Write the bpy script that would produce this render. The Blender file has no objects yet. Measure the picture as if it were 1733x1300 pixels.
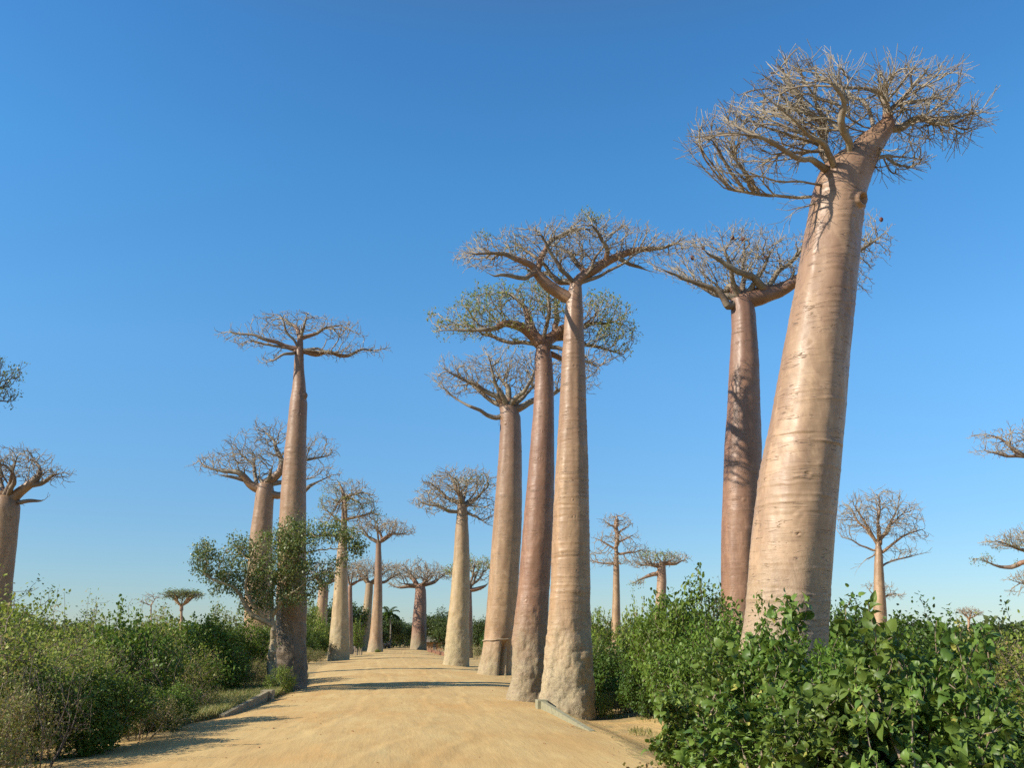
import bpy, math, random
import numpy as np
from mathutils import Vector

# ------------------------------------------------------------------ camera, sky, sun
S = bpy.context.scene
COL = S.collection
F, CX, CY = 1500.0, 866.5, 650.0
PITCH = math.atan(430.0 / F)
CAMH = 3.2
cp, sp = math.cos(PITCH), math.sin(PITCH)
cd = bpy.data.cameras.new('camera')
cam = bpy.data.objects.new('camera', cd)
COL.objects.link(cam)
cam.location = (0, 0, CAMH)
cam.rotation_euler = (math.pi / 2 + PITCH, 0, 0)
cd.sensor_width = 36.0
cd.lens = F / 1733.0 * 36.0
cd.clip_start = 0.1
cd.clip_end = 6000
S.camera = cam

SUN_EL, SUN_AZ = math.radians(34), math.radians(247)   # azimuth from +Y towards +X
sdir = Vector((math.sin(SUN_AZ) * math.cos(SUN_EL), math.cos(SUN_AZ) * math.cos(SUN_EL), math.sin(SUN_EL)))
ld = bpy.data.lights.new('sun', 'SUN')
ld.energy = 5.0
ld.angle = math.radians(0.53)
ld.color = (1.0, 0.92, 0.78)
sun = bpy.data.objects.new('sun', ld)
COL.objects.link(sun)
sun.location = sdir * 60
sun.rotation_euler = sdir.to_track_quat('Z', 'Y').to_euler()

W = bpy.data.worlds.new('World')
S.world = W
W.use_nodes = True
wt = W.node_tree
wt.nodes.clear()
sky = wt.nodes.new('ShaderNodeTexSky')
sky.sky_type = 'NISHITA'
sky.sun_disc = False
sky.sun_elevation = SUN_EL
sky.sun_rotation = SUN_AZ
sky.altitude = 30
sky.air_density = 1.0
sky.dust_density = 0.1
sky.ozone_density = 3.0
bg = wt.nodes.new('ShaderNodeBackground')
bg.inputs['Strength'].default_value = 0.102
wo = wt.nodes.new('ShaderNodeOutputWorld')
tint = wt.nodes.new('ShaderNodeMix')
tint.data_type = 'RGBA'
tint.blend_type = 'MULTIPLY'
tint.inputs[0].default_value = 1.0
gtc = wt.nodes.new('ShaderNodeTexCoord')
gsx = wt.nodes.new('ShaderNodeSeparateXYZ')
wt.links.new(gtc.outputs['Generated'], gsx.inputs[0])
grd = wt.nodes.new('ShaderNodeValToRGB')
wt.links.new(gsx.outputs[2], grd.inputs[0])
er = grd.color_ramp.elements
for p_, c_ in ((0.0, (.50, .58, .70)), (.12, (.52, .72, .86)), (.30, (.60, 1.03, 1.20)), (.47, (.51, 1.12, 1.36)), (.60, (.46, 1.03, 1.34)), (.72, (.72, .92, 1.0)), (.9, (.95, .95, .92))):  # topmost stops, sky out of view: tinted neutral to take blue out of shadows
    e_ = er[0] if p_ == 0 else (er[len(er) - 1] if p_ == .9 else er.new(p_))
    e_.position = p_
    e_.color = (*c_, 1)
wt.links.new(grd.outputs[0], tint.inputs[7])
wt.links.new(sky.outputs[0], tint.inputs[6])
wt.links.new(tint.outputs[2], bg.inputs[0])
wt.links.new(bg.outputs[0], wo.inputs[0])

S.view_settings.view_transform = 'Standard'
S.view_settings.look = 'None'
S.view_settings.exposure = 0.62
S.view_settings.gamma = 1.0
S.render.engine = 'CYCLES'
S.cycles.max_bounces = 6
S.cycles.diffuse_bounces = 3
S.cycles.glossy_bounces = 2
S.cycles.transmission_bounces = 3
S.cycles.transparent_max_bounces = 4
S.cycles.caustics_reflective = False
S.cycles.caustics_refractive = False
S.cycles.use_adaptive_sampling = True
S.cycles.adaptive_threshold = 0.02
S.cycles.use_denoising = False

# ------------------------------------------------------------------ helpers
def ray(px, py):
    dx = (px - CX) / F
    dy = (CY - py) / F
    return np.array([dx, cp - dy * sp, sp + dy * cp])

def P(px, py, Y):
    r = ray(px, py)
    return np.array([0, 0, CAMH]) + r * (Y / r[1])

def G(px, py, z=0.0):
    r = ray(px, py)
    return np.array([0, 0, CAMH]) + r * ((z - CAMH) / r[2])

def hsh(ix, iy, iz, s):
    h = (ix.astype(np.int64) * 374761393 + iy.astype(np.int64) * 668265263 + iz.astype(np.int64) * 2147483647 + s * 974634777)
    h = (h ^ (h >> 13)) * 1274126177
    h = h & 0x7fffffff
    h = (h ^ (h >> 16)) * 2246822519
    return ((h ^ (h >> 15)) & 0xffffff) / float(0xffffff)

def vn(x, y, z, s=0):
    x, y, z = np.broadcast_arrays(np.asarray(x, float), np.asarray(y, float), np.asarray(z, float))
    ix, iy, iz = np.floor(x), np.floor(y), np.floor(z)
    fx, fy, fz = x - ix, y - iy, z - iz
    fx, fy, fz = [f * f * (3 - 2 * f) for f in (fx, fy, fz)]
    out = 0
    for a in (0, 1):
        for b in (0, 1):
            for c in (0, 1):
                w = (fx if a else 1 - fx) * (fy if b else 1 - fy) * (fz if c else 1 - fz)
                out = out + w * hsh(ix + a, iy + b, iz + c, s)
    return out * 2 - 1

def fbm(x, y, z, o=3, s=0):
    t, a, f = 0, 1.0, 1.0
    for i in range(o):
        t = t + a * vn(np.asarray(x) * f, np.asarray(y) * f, np.asarray(z) * f, s + i)
        a *= 0.5
        f *= 2.03
    return t

def sstep(a, b, x):
    t = np.clip((x - a) / (b - a), 0, 1)
    return t * t * (3 - 2 * t)

def mesh(name, V, Q, mat, parent=None, smooth=True, mats=None, midx=None):
    V = np.asarray(V, np.float32)
    Q = np.asarray(Q, np.int32)
    me = bpy.data.meshes.new(name)
    me.vertices.add(len(V))
    me.vertices.foreach_set('co', V.ravel())
    n, k = Q.shape
    me.loops.add(n * k)
    me.loops.foreach_set('vertex_index', Q.ravel())
    me.polygons.add(n)
    me.polygons.foreach_set('loop_start', np.arange(0, n * k, k, dtype=np.int32))
    me.polygons.foreach_set('loop_total', np.full(n, k, np.int32))
    me.polygons.foreach_set('use_smooth', np.full(n, smooth, bool))
    me.materials.append(mat)
    me.update(calc_edges=True)
    o = bpy.data.objects.new(name, me)
    COL.objects.link(o)
    if parent is not None:
        o.parent = parent
    return o

def empty(name, loc, label, cat, group=None, rz=0.0, sc=None):
    o = bpy.data.objects.new(name, None)
    COL.objects.link(o)
    o.location = tuple(float(v) for v in loc)
    o.rotation_euler = (0, 0, rz)
    if sc is not None:
        o.scale = sc
    o['label'] = label
    o['category'] = cat
    if group:
        o['group'] = group
    return o

def tag(o, label, cat=None, group=None, kind=None):
    o['label'] = label
    if cat:
        o['category'] = cat
    if group:
        o['group'] = group
    if kind:
        o['kind'] = kind
    return o

def merge(parts):
    V, Q, n = [], [], 0
    for v, q in parts:
        V.append(np.asarray(v, float))
        Q.append(np.asarray(q, int) + n)
        n += len(v)
    return np.concatenate(V), np.concatenate(Q)

def box(c, s, rz=0.0, taper=1.0, bev=0.0):
    """box with chamfered top/side edges, centre of base c, size s"""
    sx, sy, sz = [v / 2 for v in s]
    b = min(bev, sx * .9, sy * .9)
    def oct_(f, z, bb):
        x, y = sx * f, sy * f
        return [(-x + bb, -y, z), (x - bb, -y, z), (x, -y + bb, z), (x, y - bb, z), (x - bb, y, z), (-x + bb, y, z), (-x, y - bb, z), (-x, -y + bb, z)]
    b = max(b, 1e-3)
    rings = [oct_(1, 0, b), oct_(taper, 2 * sz - b, b), oct_(taper * (1 - b / max(sx, sy)), 2 * sz, b)]
    V = np.array(sum(rings, []), float)
    Q = []
    for r in range(2):
        for i in range(8):
            j = (i + 1) % 8
            Q.append((r * 8 + i, r * 8 + j, r * 8 + 8 + j, r * 8 + 8 + i))
    t = 16
    Q += [(t, t + 1, t + 2, t + 3), (t, t + 3, t + 4, t + 7), (t + 4, t + 5, t + 6, t + 7)]
    ca, sa = math.cos(rz), math.sin(rz)
    R = np.array([[ca, -sa, 0], [sa, ca, 0], [0, 0, 1]])
    return V @ R.T + np.asarray(c, float), np.array(Q)

# ------------------------------------------------------------------ materials
class NT:
    def __init__(s, name):
        s.m = bpy.data.materials.new(name)
        s.m.use_nodes = True
        s.t = s.m.node_tree
        s.t.nodes.clear()
        s.out = s.t.nodes.new('ShaderNodeOutputMaterial')
    def n(s, typ, ins=None, **kw):
        nd = s.t.nodes.new(typ)
        for k, v in kw.items():
            setattr(nd, k, v)
        for k, v in (ins or {}).items():
            if hasattr(v, 'is_linked') or isinstance(v, bpy.types.NodeSocket):
                s.t.links.new(v, nd.inputs[k])
            else:
                nd.inputs[k].default_value = v
        return nd
    def mix(s, f, a, b, mode='MIX'):
        nd = s.t.nodes.new('ShaderNodeMix')
        nd.data_type = 'RGBA'
        nd.blend_type = mode
        for i, v in ((0, f), (6, a), (7, b)):
            if isinstance(v, bpy.types.NodeSocket):
                s.t.links.new(v, nd.inputs[i])
            else:
                nd.inputs[i].default_value = (tuple(v) + (1,)) if (i > 0 and len(v) == 3) else v
        return nd.outputs[2]
    def ma(s, op, a, b=0.0, c=0.0, clamp=False):
        nd = s.t.nodes.new('ShaderNodeMath')
        nd.operation = op
        nd.use_clamp = clamp
        for i, v in enumerate((a, b, c)):
            if isinstance(v, bpy.types.NodeSocket):
                s.t.links.new(v, nd.inputs[i])
            else:
                nd.inputs[i].default_value = v
        return nd.outputs[0]
    def obj(s, scale=(1, 1, 1)):
        tc = s.n('ShaderNodeTexCoord')
        mp = s.n('ShaderNodeMapping', {'Vector': tc.outputs['Object']})
        mp.inputs['Scale'].default_value = scale
        return mp.outputs[0]
    def noise(s, vec, scale=1.0, detail=3.0, rough=0.55, dist=0.0):
        nd = s.n('ShaderNodeTexNoise', {'Vector': vec, 'Scale': scale, 'Detail': detail, 'Roughness': rough, 'Distortion': dist})
        return nd.outputs['Fac']
    def rmp(s, v, a, b, lo=0.0, hi=1.0):
        nd = s.n('ShaderNodeMapRange', {'Value': v, 'From Min': a, 'From Max': b, 'To Min': lo, 'To Max': hi})
        return nd.outputs[0]
    def bump(s, h, strength, dist, nrm=None):
        ins = {'Height': h, 'Strength': strength, 'Distance': dist}
        if nrm is not None:
            ins['Normal'] = nrm
        return s.n('ShaderNodeBump', ins).outputs[0]
    def bsdf(s, col, rough=0.6, nrm=None, spec=0.4):
        ins = {'Base Color': col if isinstance(col, bpy.types.NodeSocket) else tuple(col) + (1,), 'Roughness': rough, 'Specular IOR Level': spec}
        if nrm is not None:
            ins['Normal'] = nrm
        b = s.n('ShaderNodeBsdfPrincipled', ins)
        return b.outputs[0]
    def done(s, sh):
        s.t.links.new(sh, s.out.inputs[0])
        return s.m

def bark(name, ca, cb, cbase, zb, rings=1.0, dark=(0.10, 0.065, 0.045), rough=0.46):
    m = NT(name)
    big = m.noise(m.obj((0.5, 0.5, 0.16)), 1.6, 4, 0.6, 0.3)
    c = m.mix(m.rmp(big, 0.36, 0.64), ca, cb)
    streak = m.noise(m.obj((3.2, 3.2, 0.22)), 1.8, 4, 0.6)
    c = m.mix(m.rmp(streak, 0.42, 0.72, 0, 0.35), c, [v * 0.62 for v in ca])
    streak2 = m.noise(m.obj((5, 5, 0.5)), 1.5, 3, 0.6)
    c = m.mix(m.rmp(streak2, 0.56, 0.75, 0, 0.3), c, [min(1, v * 1.35 + .03) for v in ca])
    pt = m.noise(m.obj((0.9, 0.9, 0.55)), 1.1, 5, 0.7, 0.6)
    c = m.mix(m.rmp(pt, 0.52, 0.60, 0, 0.45), c, [min(1, v * 1.28 + .02) for v in ca])
    c = m.mix(m.rmp(pt, 0.44, 0.36, 0, 0.45), c, [v * 0.78 for v in cb])
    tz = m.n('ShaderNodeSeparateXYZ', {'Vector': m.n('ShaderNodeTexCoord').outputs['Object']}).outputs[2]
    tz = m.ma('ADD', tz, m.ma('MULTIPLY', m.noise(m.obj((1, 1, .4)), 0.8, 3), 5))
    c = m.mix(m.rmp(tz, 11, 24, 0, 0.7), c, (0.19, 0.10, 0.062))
    # growth creases running round the trunk
    hr = m.noise(m.obj((0.5, 0.5, 4.5)), 1.0, 3, 0.6, 0.4)
    l1 = m.rmp(m.ma('ABSOLUTE', m.ma('SUBTRACT', hr, 0.57)), 0.0, 0.014, 1, 0)
    msk = m.noise(m.obj((1.6, 1.6, 0.7)), 1.3, 3, 0.6)
    l1 = m.ma('MULTIPLY', l1, m.rmp(msk, 0.42, 0.56))
    l1 = m.ma('MULTIPLY', l1, 0.75 * rings, clamp=True)
    hf = m.noise(m.obj((1.4, 1.4, 34.0)), 1.0, 3, 0.6)
    hr2 = m.noise(m.obj((0.35, 0.35, 11.0)), 1.0, 2, 0.5, 0.3)
    l2 = m.rmp(m.ma('ABSOLUTE', m.ma('SUBTRACT', hr2, 0.5)), 0.0, 0.02, 1, 0)
    l2 = m.ma('MULTIPLY', l2, m.rmp(m.noise(m.obj((0.8, 0.8, 0.5)), 1.0, 3, 0.6), 0.40, 0.62))
    c = m.mix(m.ma('MULTIPLY', l2, 0.38 * rings, clamp=True), c, [v * 0.45 for v in cb])
    # pits and scabs
    vo = m.n('ShaderNodeTexVoronoi', {'Vector': m.obj((1, 1, 1.2)), 'Scale': 3.2, 'Randomness': 1.0})
    pit = m.rmp(vo.outputs['Distance'], 0.03, 0.085, 1, 0)
    pit = m.ma('MULTIPLY', pit, m.rmp(m.noise(m.obj(), 0.9, 2), 0.5, 0.6))
    # pale, scarred foot
    tc = m.n('ShaderNodeTexCoord')
    z = m.n('ShaderNodeSeparateXYZ', {'Vector': tc.outputs['Object']}).outputs[2]
    edge = m.noise(m.obj((1, 1, 0.6)), 1.5, 4, 0.65)
    foot = m.rmp(m.ma('ADD', z, m.ma('MULTIPLY', m.ma('SUBTRACT', edge, 0.5), zb * 1.3)), zb * 0.45, zb * 1.45, 1, 0)
    scar = m.noise(m.obj(), 5.5, 5, 0.7, 0.8)
    cf = m.mix(m.rmp(scar, 0.38, 0.62), [v * 0.66 for v in cbase], cbase)
    cf = m.mix(m.rmp(m.noise(m.obj(), 1.4, 3), 0.5, 0.7, 0, 0.5), cf, (0.26, 0.185, 0.12))
    c = m.mix(foot, c, cf)
    c = m.mix(l1, c, dark)
    c = m.mix(m.ma('MULTIPLY', pit, 0.75), c, dark)
    inv = m.ma('SUBTRACT', 1.0, foot)
    h = m.ma('ADD', m.ma('MULTIPLY', l1, -1.1), m.ma('MULTIPLY', hf, 0.42))
    h = m.ma('ADD', m.ma('MULTIPLY', h, inv), m.ma('MULTIPLY', hr, 0.5))
    h = m.ma('ADD', h, m.ma('MULTIPLY', pit, -0.7))
    fine = m.noise(m.obj((1, 1, 1.6)), 16, 4, 0.65)
    h2 = m.ma('ADD', m.ma('MULTIPLY', fine, m.rmp(foot, 0, 1, 0.10, 1.1)), m.ma('MULTIPLY', m.ma('MULTIPLY', scar, foot), 2.2))
    nr = m.bump(h, 0.5, 0.028)
    nr = m.bump(h2, 0.6, 0.035, nr)
    r = m.rmp(m.noise(m.obj((1.5, 1.5, 0.8)), 2, 3), 0.3, 0.7, rough - 0.06, rough + 0.14)
    r = m.ma('ADD', r, m.ma('MULTIPLY', foot, 0.3), clamp=True)
    return m.done(m.bsdf(c, r, nr, 0.5))

def limb_mat(name, ca, cb, rough=0.65):
    m = NT(name)
    a = m.noise(m.obj(), 1.1, 4, 0.65)
    c = m.mix(m.rmp(a, 0.38, 0.62), ca, cb)
    b = m.noise(m.obj((1, 1, 3)), 6, 3, 0.6)
    c = m.mix(m.rmp(b, 0.5, 0.7, 0, 0.5), c, [v * 0.5 for v in ca])
    nr = m.bump(b, 0.5, 0.03)
    return m.done(m.bsdf(c, rough, nr, 0.35))

def leaf_mat(name, ca, cb, cdry=None, gloss=0.22, trans=0.3, dry=0.04, patch=0.8):
    m = NT(name)
    g = m.n('ShaderNodeNewGeometry')
    ri = g.outputs['Random Per Island']
    c = m.mix(ri, ca, cb)
    oi = m.n('ShaderNodeObjectInfo')
    cl = m.noise(m.obj(), patch, 2)
    c = m.mix(m.rmp(cl, 0.35, 0.65, 0, 0.55), c, [v * 0.72 for v in cb])
    hs = m.n('ShaderNodeHueSaturation', {'Color': c, 'Hue': m.rmp(oi.outputs['Random'], 0, 1, 0.485, 0.51),
                                         'Value': m.rmp(oi.outputs['Random'], 0, 1, 0.85, 1.15)})
    c = hs.outputs[0]
    if cdry is not None:
        k = m.ma('FRACT', m.ma('MULTIPLY', ri, 37.7))
        c = m.mix(m.ma('LESS_THAN', k, dry), c, cdry)
    b = m.bsdf(c, 0.45, None, gloss)
    tb = m.n('ShaderNodeBsdfTranslucent', {'Color': m.mix(0.5, c, (0.22, 0.30, 0.03))})
    mx = m.n('ShaderNodeMixShader', {0: trans, 1: b, 2: tb.outputs[0]})
    return m.done(mx.outputs[0])

def plain(name, ca, cb=None, sc=4.0, rough=0.7, bmp=0.3):
    m = NT(name)
    a = m.noise(m.obj(), sc, 4, 0.6)
    c = m.mix(m.rmp(a, 0.35, 0.65), ca, cb or [v * 0.7 for v in ca])
    return m.done(m.bsdf(c, rough, m.bump(a, bmp, 0.02), 0.3))

def sand_mat(name, road):
    m = NT(name)
    g = m.n('ShaderNodeNewGeometry')
    pos = g.outputs['Position']
    def mp(sx, sy, sz=1, rot=0):
        q0 = m.n('ShaderNodeMapping', {'Vector': pos})
        q0.inputs['Rotation'].default_value = (0, 0, -rot)
        q = m.n('ShaderNodeMapping', {'Vector': q0.outputs[0]})
        q.inputs['Scale'].default_value = (sx, sy, sz)
        return q.outputs[0]
    A, B, C = (0.475, 0.325, 0.138), (0.45, 0.275, 0.104), (0.51, 0.37, 0.165)
    big = m.noise(mp(1, 1), 0.16, 4, 0.6, 0.4)
    c = m.mix(m.rmp(big, 0.38, 0.66), A, B)
    c = m.mix(m.rmp(m.noise(mp(1, .35, 1, .13), 0.55, 4, 0.6), 0.45, 0.7), c, C)
    # wheel lines run with the road
    tr = m.noise(mp(2.0, 0.045, 1, 0.135), 1.0, 4, 0.7)
    c = m.mix(m.rmp(tr, 0.5, 0.66, 0, 0.32), c, (0.43, 0.275, 0.12))
    gr = m.noise(mp(1, 1), 22, 4, 0.7)
    c = m.mix(m.rmp(gr, 0.35, 0.7, 0, 0.04), c, (0.36, 0.23, 0.11))
    h1 = m.noise(mp(3.2, 0.4, 1, 0.135), 1.0, 5, 0.7)
    h3 = m.noise(mp(1, 1), 3.2, 5, 0.7)
    # tyre lugs: small cross ripples inside the wheel lines
    wv = m.n('ShaderNodeTexWave', {'Vector': mp(0.25, 1, 1, 0.135), 'Scale': 1.5, 'Distortion': 6.0, 'Detail': 3.0, 'Detail Scale': 2.2})
    wv.bands_direction = 'Y'
    lug = m.ma('MULTIPLY', wv.outputs['Fac'], m.rmp(m.noise(mp(1.1, 0.12, 1, 0.135), 1.0, 3), 0.52, 0.64))
    h = m.ma('ADD', m.ma('ADD', h1, m.ma('MULTIPLY', lug, 0.35)), m.ma('MULTIPLY', h3, 0.35))
    nr = m.bump(h, 0.5, 0.05 if road else 0.15)
    nr = m.bump(gr, 0.12, 0.005, nr)
    pa = m.noise(mp(1, .6), 0.9, 5, 0.7, .5)
    c = m.mix(m.rmp(pa, 0.54, 0.64, 0, 0.12), c, (0.45, 0.26, 0.11))
    if not road:
        lit = m.noise(mp(1, 1), 0.45, 5, 0.7)
        c = m.mix(m.rmp(lit, 0.44, 0.58, 0, 0.75), c, (0.30, 0.215, 0.105))
        c = m.mix(m.rmp(m.noise(mp(1, 1), 1.3, 5, 0.75), 0.52, 0.62, 0, 0.6), c, (0.17, 0.17, 0.06))
    return m.done(m.bsdf(c, 0.95, nr, 0.15))

M = {}
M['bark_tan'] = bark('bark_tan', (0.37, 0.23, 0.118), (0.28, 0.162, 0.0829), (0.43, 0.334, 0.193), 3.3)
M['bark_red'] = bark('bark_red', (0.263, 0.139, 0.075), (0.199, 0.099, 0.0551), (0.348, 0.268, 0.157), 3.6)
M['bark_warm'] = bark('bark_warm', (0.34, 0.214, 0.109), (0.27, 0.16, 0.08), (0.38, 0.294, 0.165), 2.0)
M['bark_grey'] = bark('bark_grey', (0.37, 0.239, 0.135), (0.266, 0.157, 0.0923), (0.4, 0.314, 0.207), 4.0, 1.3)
M['bark_worn'] = bark('bark_worn', (0.359, 0.218, 0.108), (0.294, 0.169, 0.0862), (0.208, 0.153, 0.0978), 5.5)  # dark foot: weathering plus the leafy tree's shade put into the colour
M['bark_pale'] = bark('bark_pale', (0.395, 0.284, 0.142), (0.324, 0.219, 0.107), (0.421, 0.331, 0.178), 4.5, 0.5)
M['limb_grey'] = limb_mat('limb_grey', (0.264, 0.22, 0.156), (0.152, 0.108, 0.076))
M['limb_brown'] = limb_mat('limb_brown', (0.232, 0.176, 0.124), (0.152, 0.096, 0.068))
M['limb_pale'] = limb_mat('limb_pale', (0.304, 0.252, 0.18), (0.184, 0.132, 0.092))
M['twig'] = limb_mat('twig_sunlit', (0.37, 0.315, 0.23), (0.26, 0.205, 0.145))  # paler than the limbs: sunlight on thin branches put into the colour
M['limb_dark'] = limb_mat('limb_dark', (0.13, 0.10, 0.075), (0.085, 0.065, 0.05))
M['limb_yellow'] = limb_mat('limb_yellow', (0.42, 0.32, 0.17), (0.27, 0.20, 0.12))
M['stem'] = limb_mat('stem_bark', (0.28, 0.22, 0.15), (0.17, 0.12, 0.08))
M['leaf_lime'] = leaf_mat('leaf_lime', (0.38, 0.41, 0.10), (0.25, 0.30, 0.08), trans=0.35)
M['leaf_mid'] = leaf_mat('leaf_mid', (0.26, 0.32, 0.05), (0.13, 0.19, 0.03), (0.30, 0.22, 0.08))
M['leaf_yel'] = leaf_mat('leaf_yellow_green', (0.40, 0.42, 0.09), (0.22, 0.26, 0.055), (0.34, 0.25, 0.10), dry=0.10, trans=0.42)
M['leaf_dark'] = leaf_mat('leaf_dark', (0.095, 0.155, 0.026), (0.05, 0.092, 0.018))
M['leaf_olive'] = leaf_mat('leaf_olive', (0.27, 0.32, 0.105), (0.12, 0.16, 0.05), (0.26, 0.22, 0.10), gloss=0.6)
M['leaf_brush'] = leaf_mat('leaf_brush', (0.26, 0.26, 0.075), (0.17, 0.18, 0.055), (0.30, 0.21, 0.10), dry=0.3)
M['leaf_green'] = leaf_mat('leaf_green', (0.19, 0.28, 0.042), (0.08, 0.15, 0.022))
M['leaf_dry'] = leaf_mat('leaf_dry', (0.30, 0.205, 0.10), (0.20, 0.135, 0.07), (0.12, 0.14, 0.04), dry=0.25)
M['leaf_big'] = leaf_mat('leaf_broad', (0.19, 0.27, 0.05), (0.07, 0.13, 0.022), (0.36, 0.34, 0.08), gloss=0.3, trans=0.28, dry=0.02)
M['leaf_far'] = leaf_mat('leaf_far', (0.10, 0.135, 0.042), (0.06, 0.09, 0.032), gloss=0.2, trans=0.2, patch=0.25)
M['grass'] = leaf_mat('grass_blade', (0.26, 0.25, 0.085), (0.44, 0.34, 0.15), (0.12, 0.17, 0.04), dry=0.3, patch=0.2)
M['ground'] = sand_mat('sandy_ground', False)
M['road'] = sand_mat('road_sand', True)
M['concrete'] = plain('kerb_concrete', (0.33, 0.27, 0.165), (0.22, 0.18, 0.11), 5, 0.9, 0.5)
M['concrete_g'] = plain('wall_concrete', (0.30, 0.275, 0.17), (0.21, 0.195, 0.12), 5, 0.9, 0.5)
M['wood'] = plain('dry_wood', (0.42, 0.32, 0.2), (0.3, 0.22, 0.14), 8, 0.8)
M['redmud'] = plain('red_mud', (0.24, 0.11, 0.06), (0.16, 0.085, 0.05), 3, 0.9)
M['mud'] = plain('mud_wall', (0.42, 0.24, 0.11), (0.34, 0.19, 0.09), 3, 0.9)
M['thatch'] = plain('thatch', (0.22, 0.19, 0.15), (0.13, 0.11, 0.09), 9, 0.95)
M['hide_dark'] = plain('dark_hide', (0.05, 0.04, 0.04), (0.09, 0.07, 0.06), 2, 0.6)
M['hide_tan'] = plain('tan_hide', (0.32, 0.22, 0.14), (0.22, 0.14, 0.09), 2, 0.6)
M['cloth_w'] = plain('white_cloth', (0.7, 0.68, 0.62), None, 6, 0.9)
M['cloth_d'] = plain('dark_cloth', (0.06, 0.05, 0.06), None, 6, 0.9)
M['skin'] = plain('skin', (0.12, 0.06, 0.035), None, 6, 0.5)
M['horn'] = plain('horn', (0.5, 0.45, 0.36), None, 6, 0.5)
M['fruit'] = plain('fruit_skin', (0.13, 0.035, 0.025), None, 6, 0.6)

# ------------------------------------------------------------------ ground and road
RL = np.array([G(*p)[:2] for p in ((-330, 1340), (0, 1290), (150, 1262), (300, 1234), (380, 1213), (460, 1187), (515, 1163), (530, 1140), (556, 1122), (612, 1106), (648, 1099))])
RR = np.array([G(*p)[:2] for p in ((1175, 1340), (1100, 1300), (1010, 1245), (925, 1203), (905, 1184), (860, 1150), (812, 1136), (752, 1116), (728, 1106), (716, 1099))])
RL = np.vstack([[RL[0, 0] + 2.5, -30], RL, [RL[-1, 0] - 5, 420]])
RR = np.vstack([[RR[0, 0] + 2.0, -30], RR, [RR[-1, 0] - 14, 420]])
RL = RL[np.argsort(RL[:, 1])]
RR = RR[np.argsort(RR[:, 1])]
def rl(y): return np.interp(y, RL[:, 1], RL[:, 0])
def rr(y): return np.interp(y, RR[:, 1], RR[:, 0])
def gh(x, y):
    x = np.asarray(x, float); y = np.asarray(y, float)
    a, b = rl(y), rr(y)
    c, w = (a + b) / 2, (b - a) / 2
    u = (x - c) / w
    crown = 0.26 * (1 - np.clip(np.abs(u), 0, 1.0) ** 2)
    d = np.maximum(np.abs(x - c) - w, 0)
    ditch = -0.45 * sstep(0.3, 2.0, d) * sstep(7.0, 3.0, d) * sstep(58, 46, y)
    und = 0.05 * fbm(x * 0.25, y * 0.12, 0 * x, 3, 5) + 0.25 * fbm(x * 0.03, y * 0.03, 0 * x, 2, 9) * sstep(3, 14, d)
    return crown + ditch + und * 0.9
def ghs(x, y): return float(gh(np.array([x]), np.array([y]))[0])

def grid(xs, ys, f):
    X, Y = np.meshgrid(xs, ys)
    Z = f(X, Y)
    V = np.stack([X, Y, Z], -1).reshape(-1, 3)
    nx, ny = len(xs), len(ys)
    i = np.arange(nx - 1); j = np.arange(ny - 1)
    I, J = np.meshgrid(i, j)
    a = (J * nx + I).ravel()
    return V, np.stack([a, a + 1, a + nx + 1, a + nx], 1)

ys = np.concatenate([np.arange(-40, 16, 2.0), np.arange(16, 70, 0.3), np.arange(70, 180, 1.0), np.arange(180, 420, 4), np.array([420, 500, 700, 1000, 1600, 2500, 4500])])
xs = np.concatenate([[-4500, -2000, -900, -400, -220], np.arange(-130, -25, 3.5), np.arange(-25, 25, 0.3), np.arange(25, 130, 3.5), [220, 400, 900, 2000, 4500]])
def gfar(X, Y):
    h = gh(X, np.clip(Y, -30, 420))
    k = sstep(420, 900, np.hypot(X, Y))
    return h * (1 - k)
V, Q = grid(xs, ys, gfar)
g_ = mesh('ground', V, Q, M['ground'])
tag(g_, 'sandy scrub ground with dry litter beside the road', kind='structure')

yr = np.concatenate([np.arange(-29, 16, 1.5), np.arange(16, 70, 0.16), np.arange(70, 180, 0.8), np.arange(180, 340, 3)])
us = np.linspace(-1, 1, 151)
Yg = np.repeat(yr[:, None], len(us), 1)
wob = 0.35 * fbm(yr * 0.35, yr * 0 + 2, yr * 0, 3, 40)
wob2 = 0.35 * fbm(yr * 0.35, yr * 0 + 9, yr * 0, 3, 41)
A_ = (rl(yr) + wob)[:, None]; B_ = (rr(yr) + wob2)[:, None]
Xg = A_ + (B_ - A_) * (us[None] + 1) / 2
Zg = gh(Xg, Yg) + 0.004
u = us[None]
amp = np.clip((1 - np.abs(u)) * 6, 0, 1)
lat = Xg - (A_ + B_) / 2
ruts = 0
for off, wd, dp in ((-3.4, .22, .014), (-1.8, .2, .02), (-0.2, .25, .01), (1.3, .2, .022), (2.9, .22, .018), (4.1, .25, .01)):
    w_ = off + 0.35 * vn(Yg * 0.06, off, 0, 7) + 0.05 * vn(Yg * 0.7, off, 0, 8)
    ruts = ruts - dp * np.exp(-((lat - w_) / wd) ** 2) * (0.6 + 0.5 * vn(Yg * .2, off + 3, 0, 9)) + dp * .5 * np.exp(-((lat - w_ - .38) / .14) ** 2)
fine = 0.008 * fbm(Xg * 2.3, Yg * 1.3, 0, 3, 11)
Zg = Zg + 0.03 + amp * (ruts + fine) - 0.03 * (1 - amp)
V = np.stack([Xg, Yg, Zg], -1).reshape(-1, 3)
nx, ny = len(us), len(yr)
I, J = np.meshgrid(np.arange(nx - 1), np.arange(ny - 1))
a = (J * nx + I).ravel()
o = mesh('dirt_road', V, np.stack([a, a + 1, a + nx + 1, a + nx], 1), M['road'])
tag(o, 'broad ochre sand road with faint tyre tracks', kind='structure')

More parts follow.
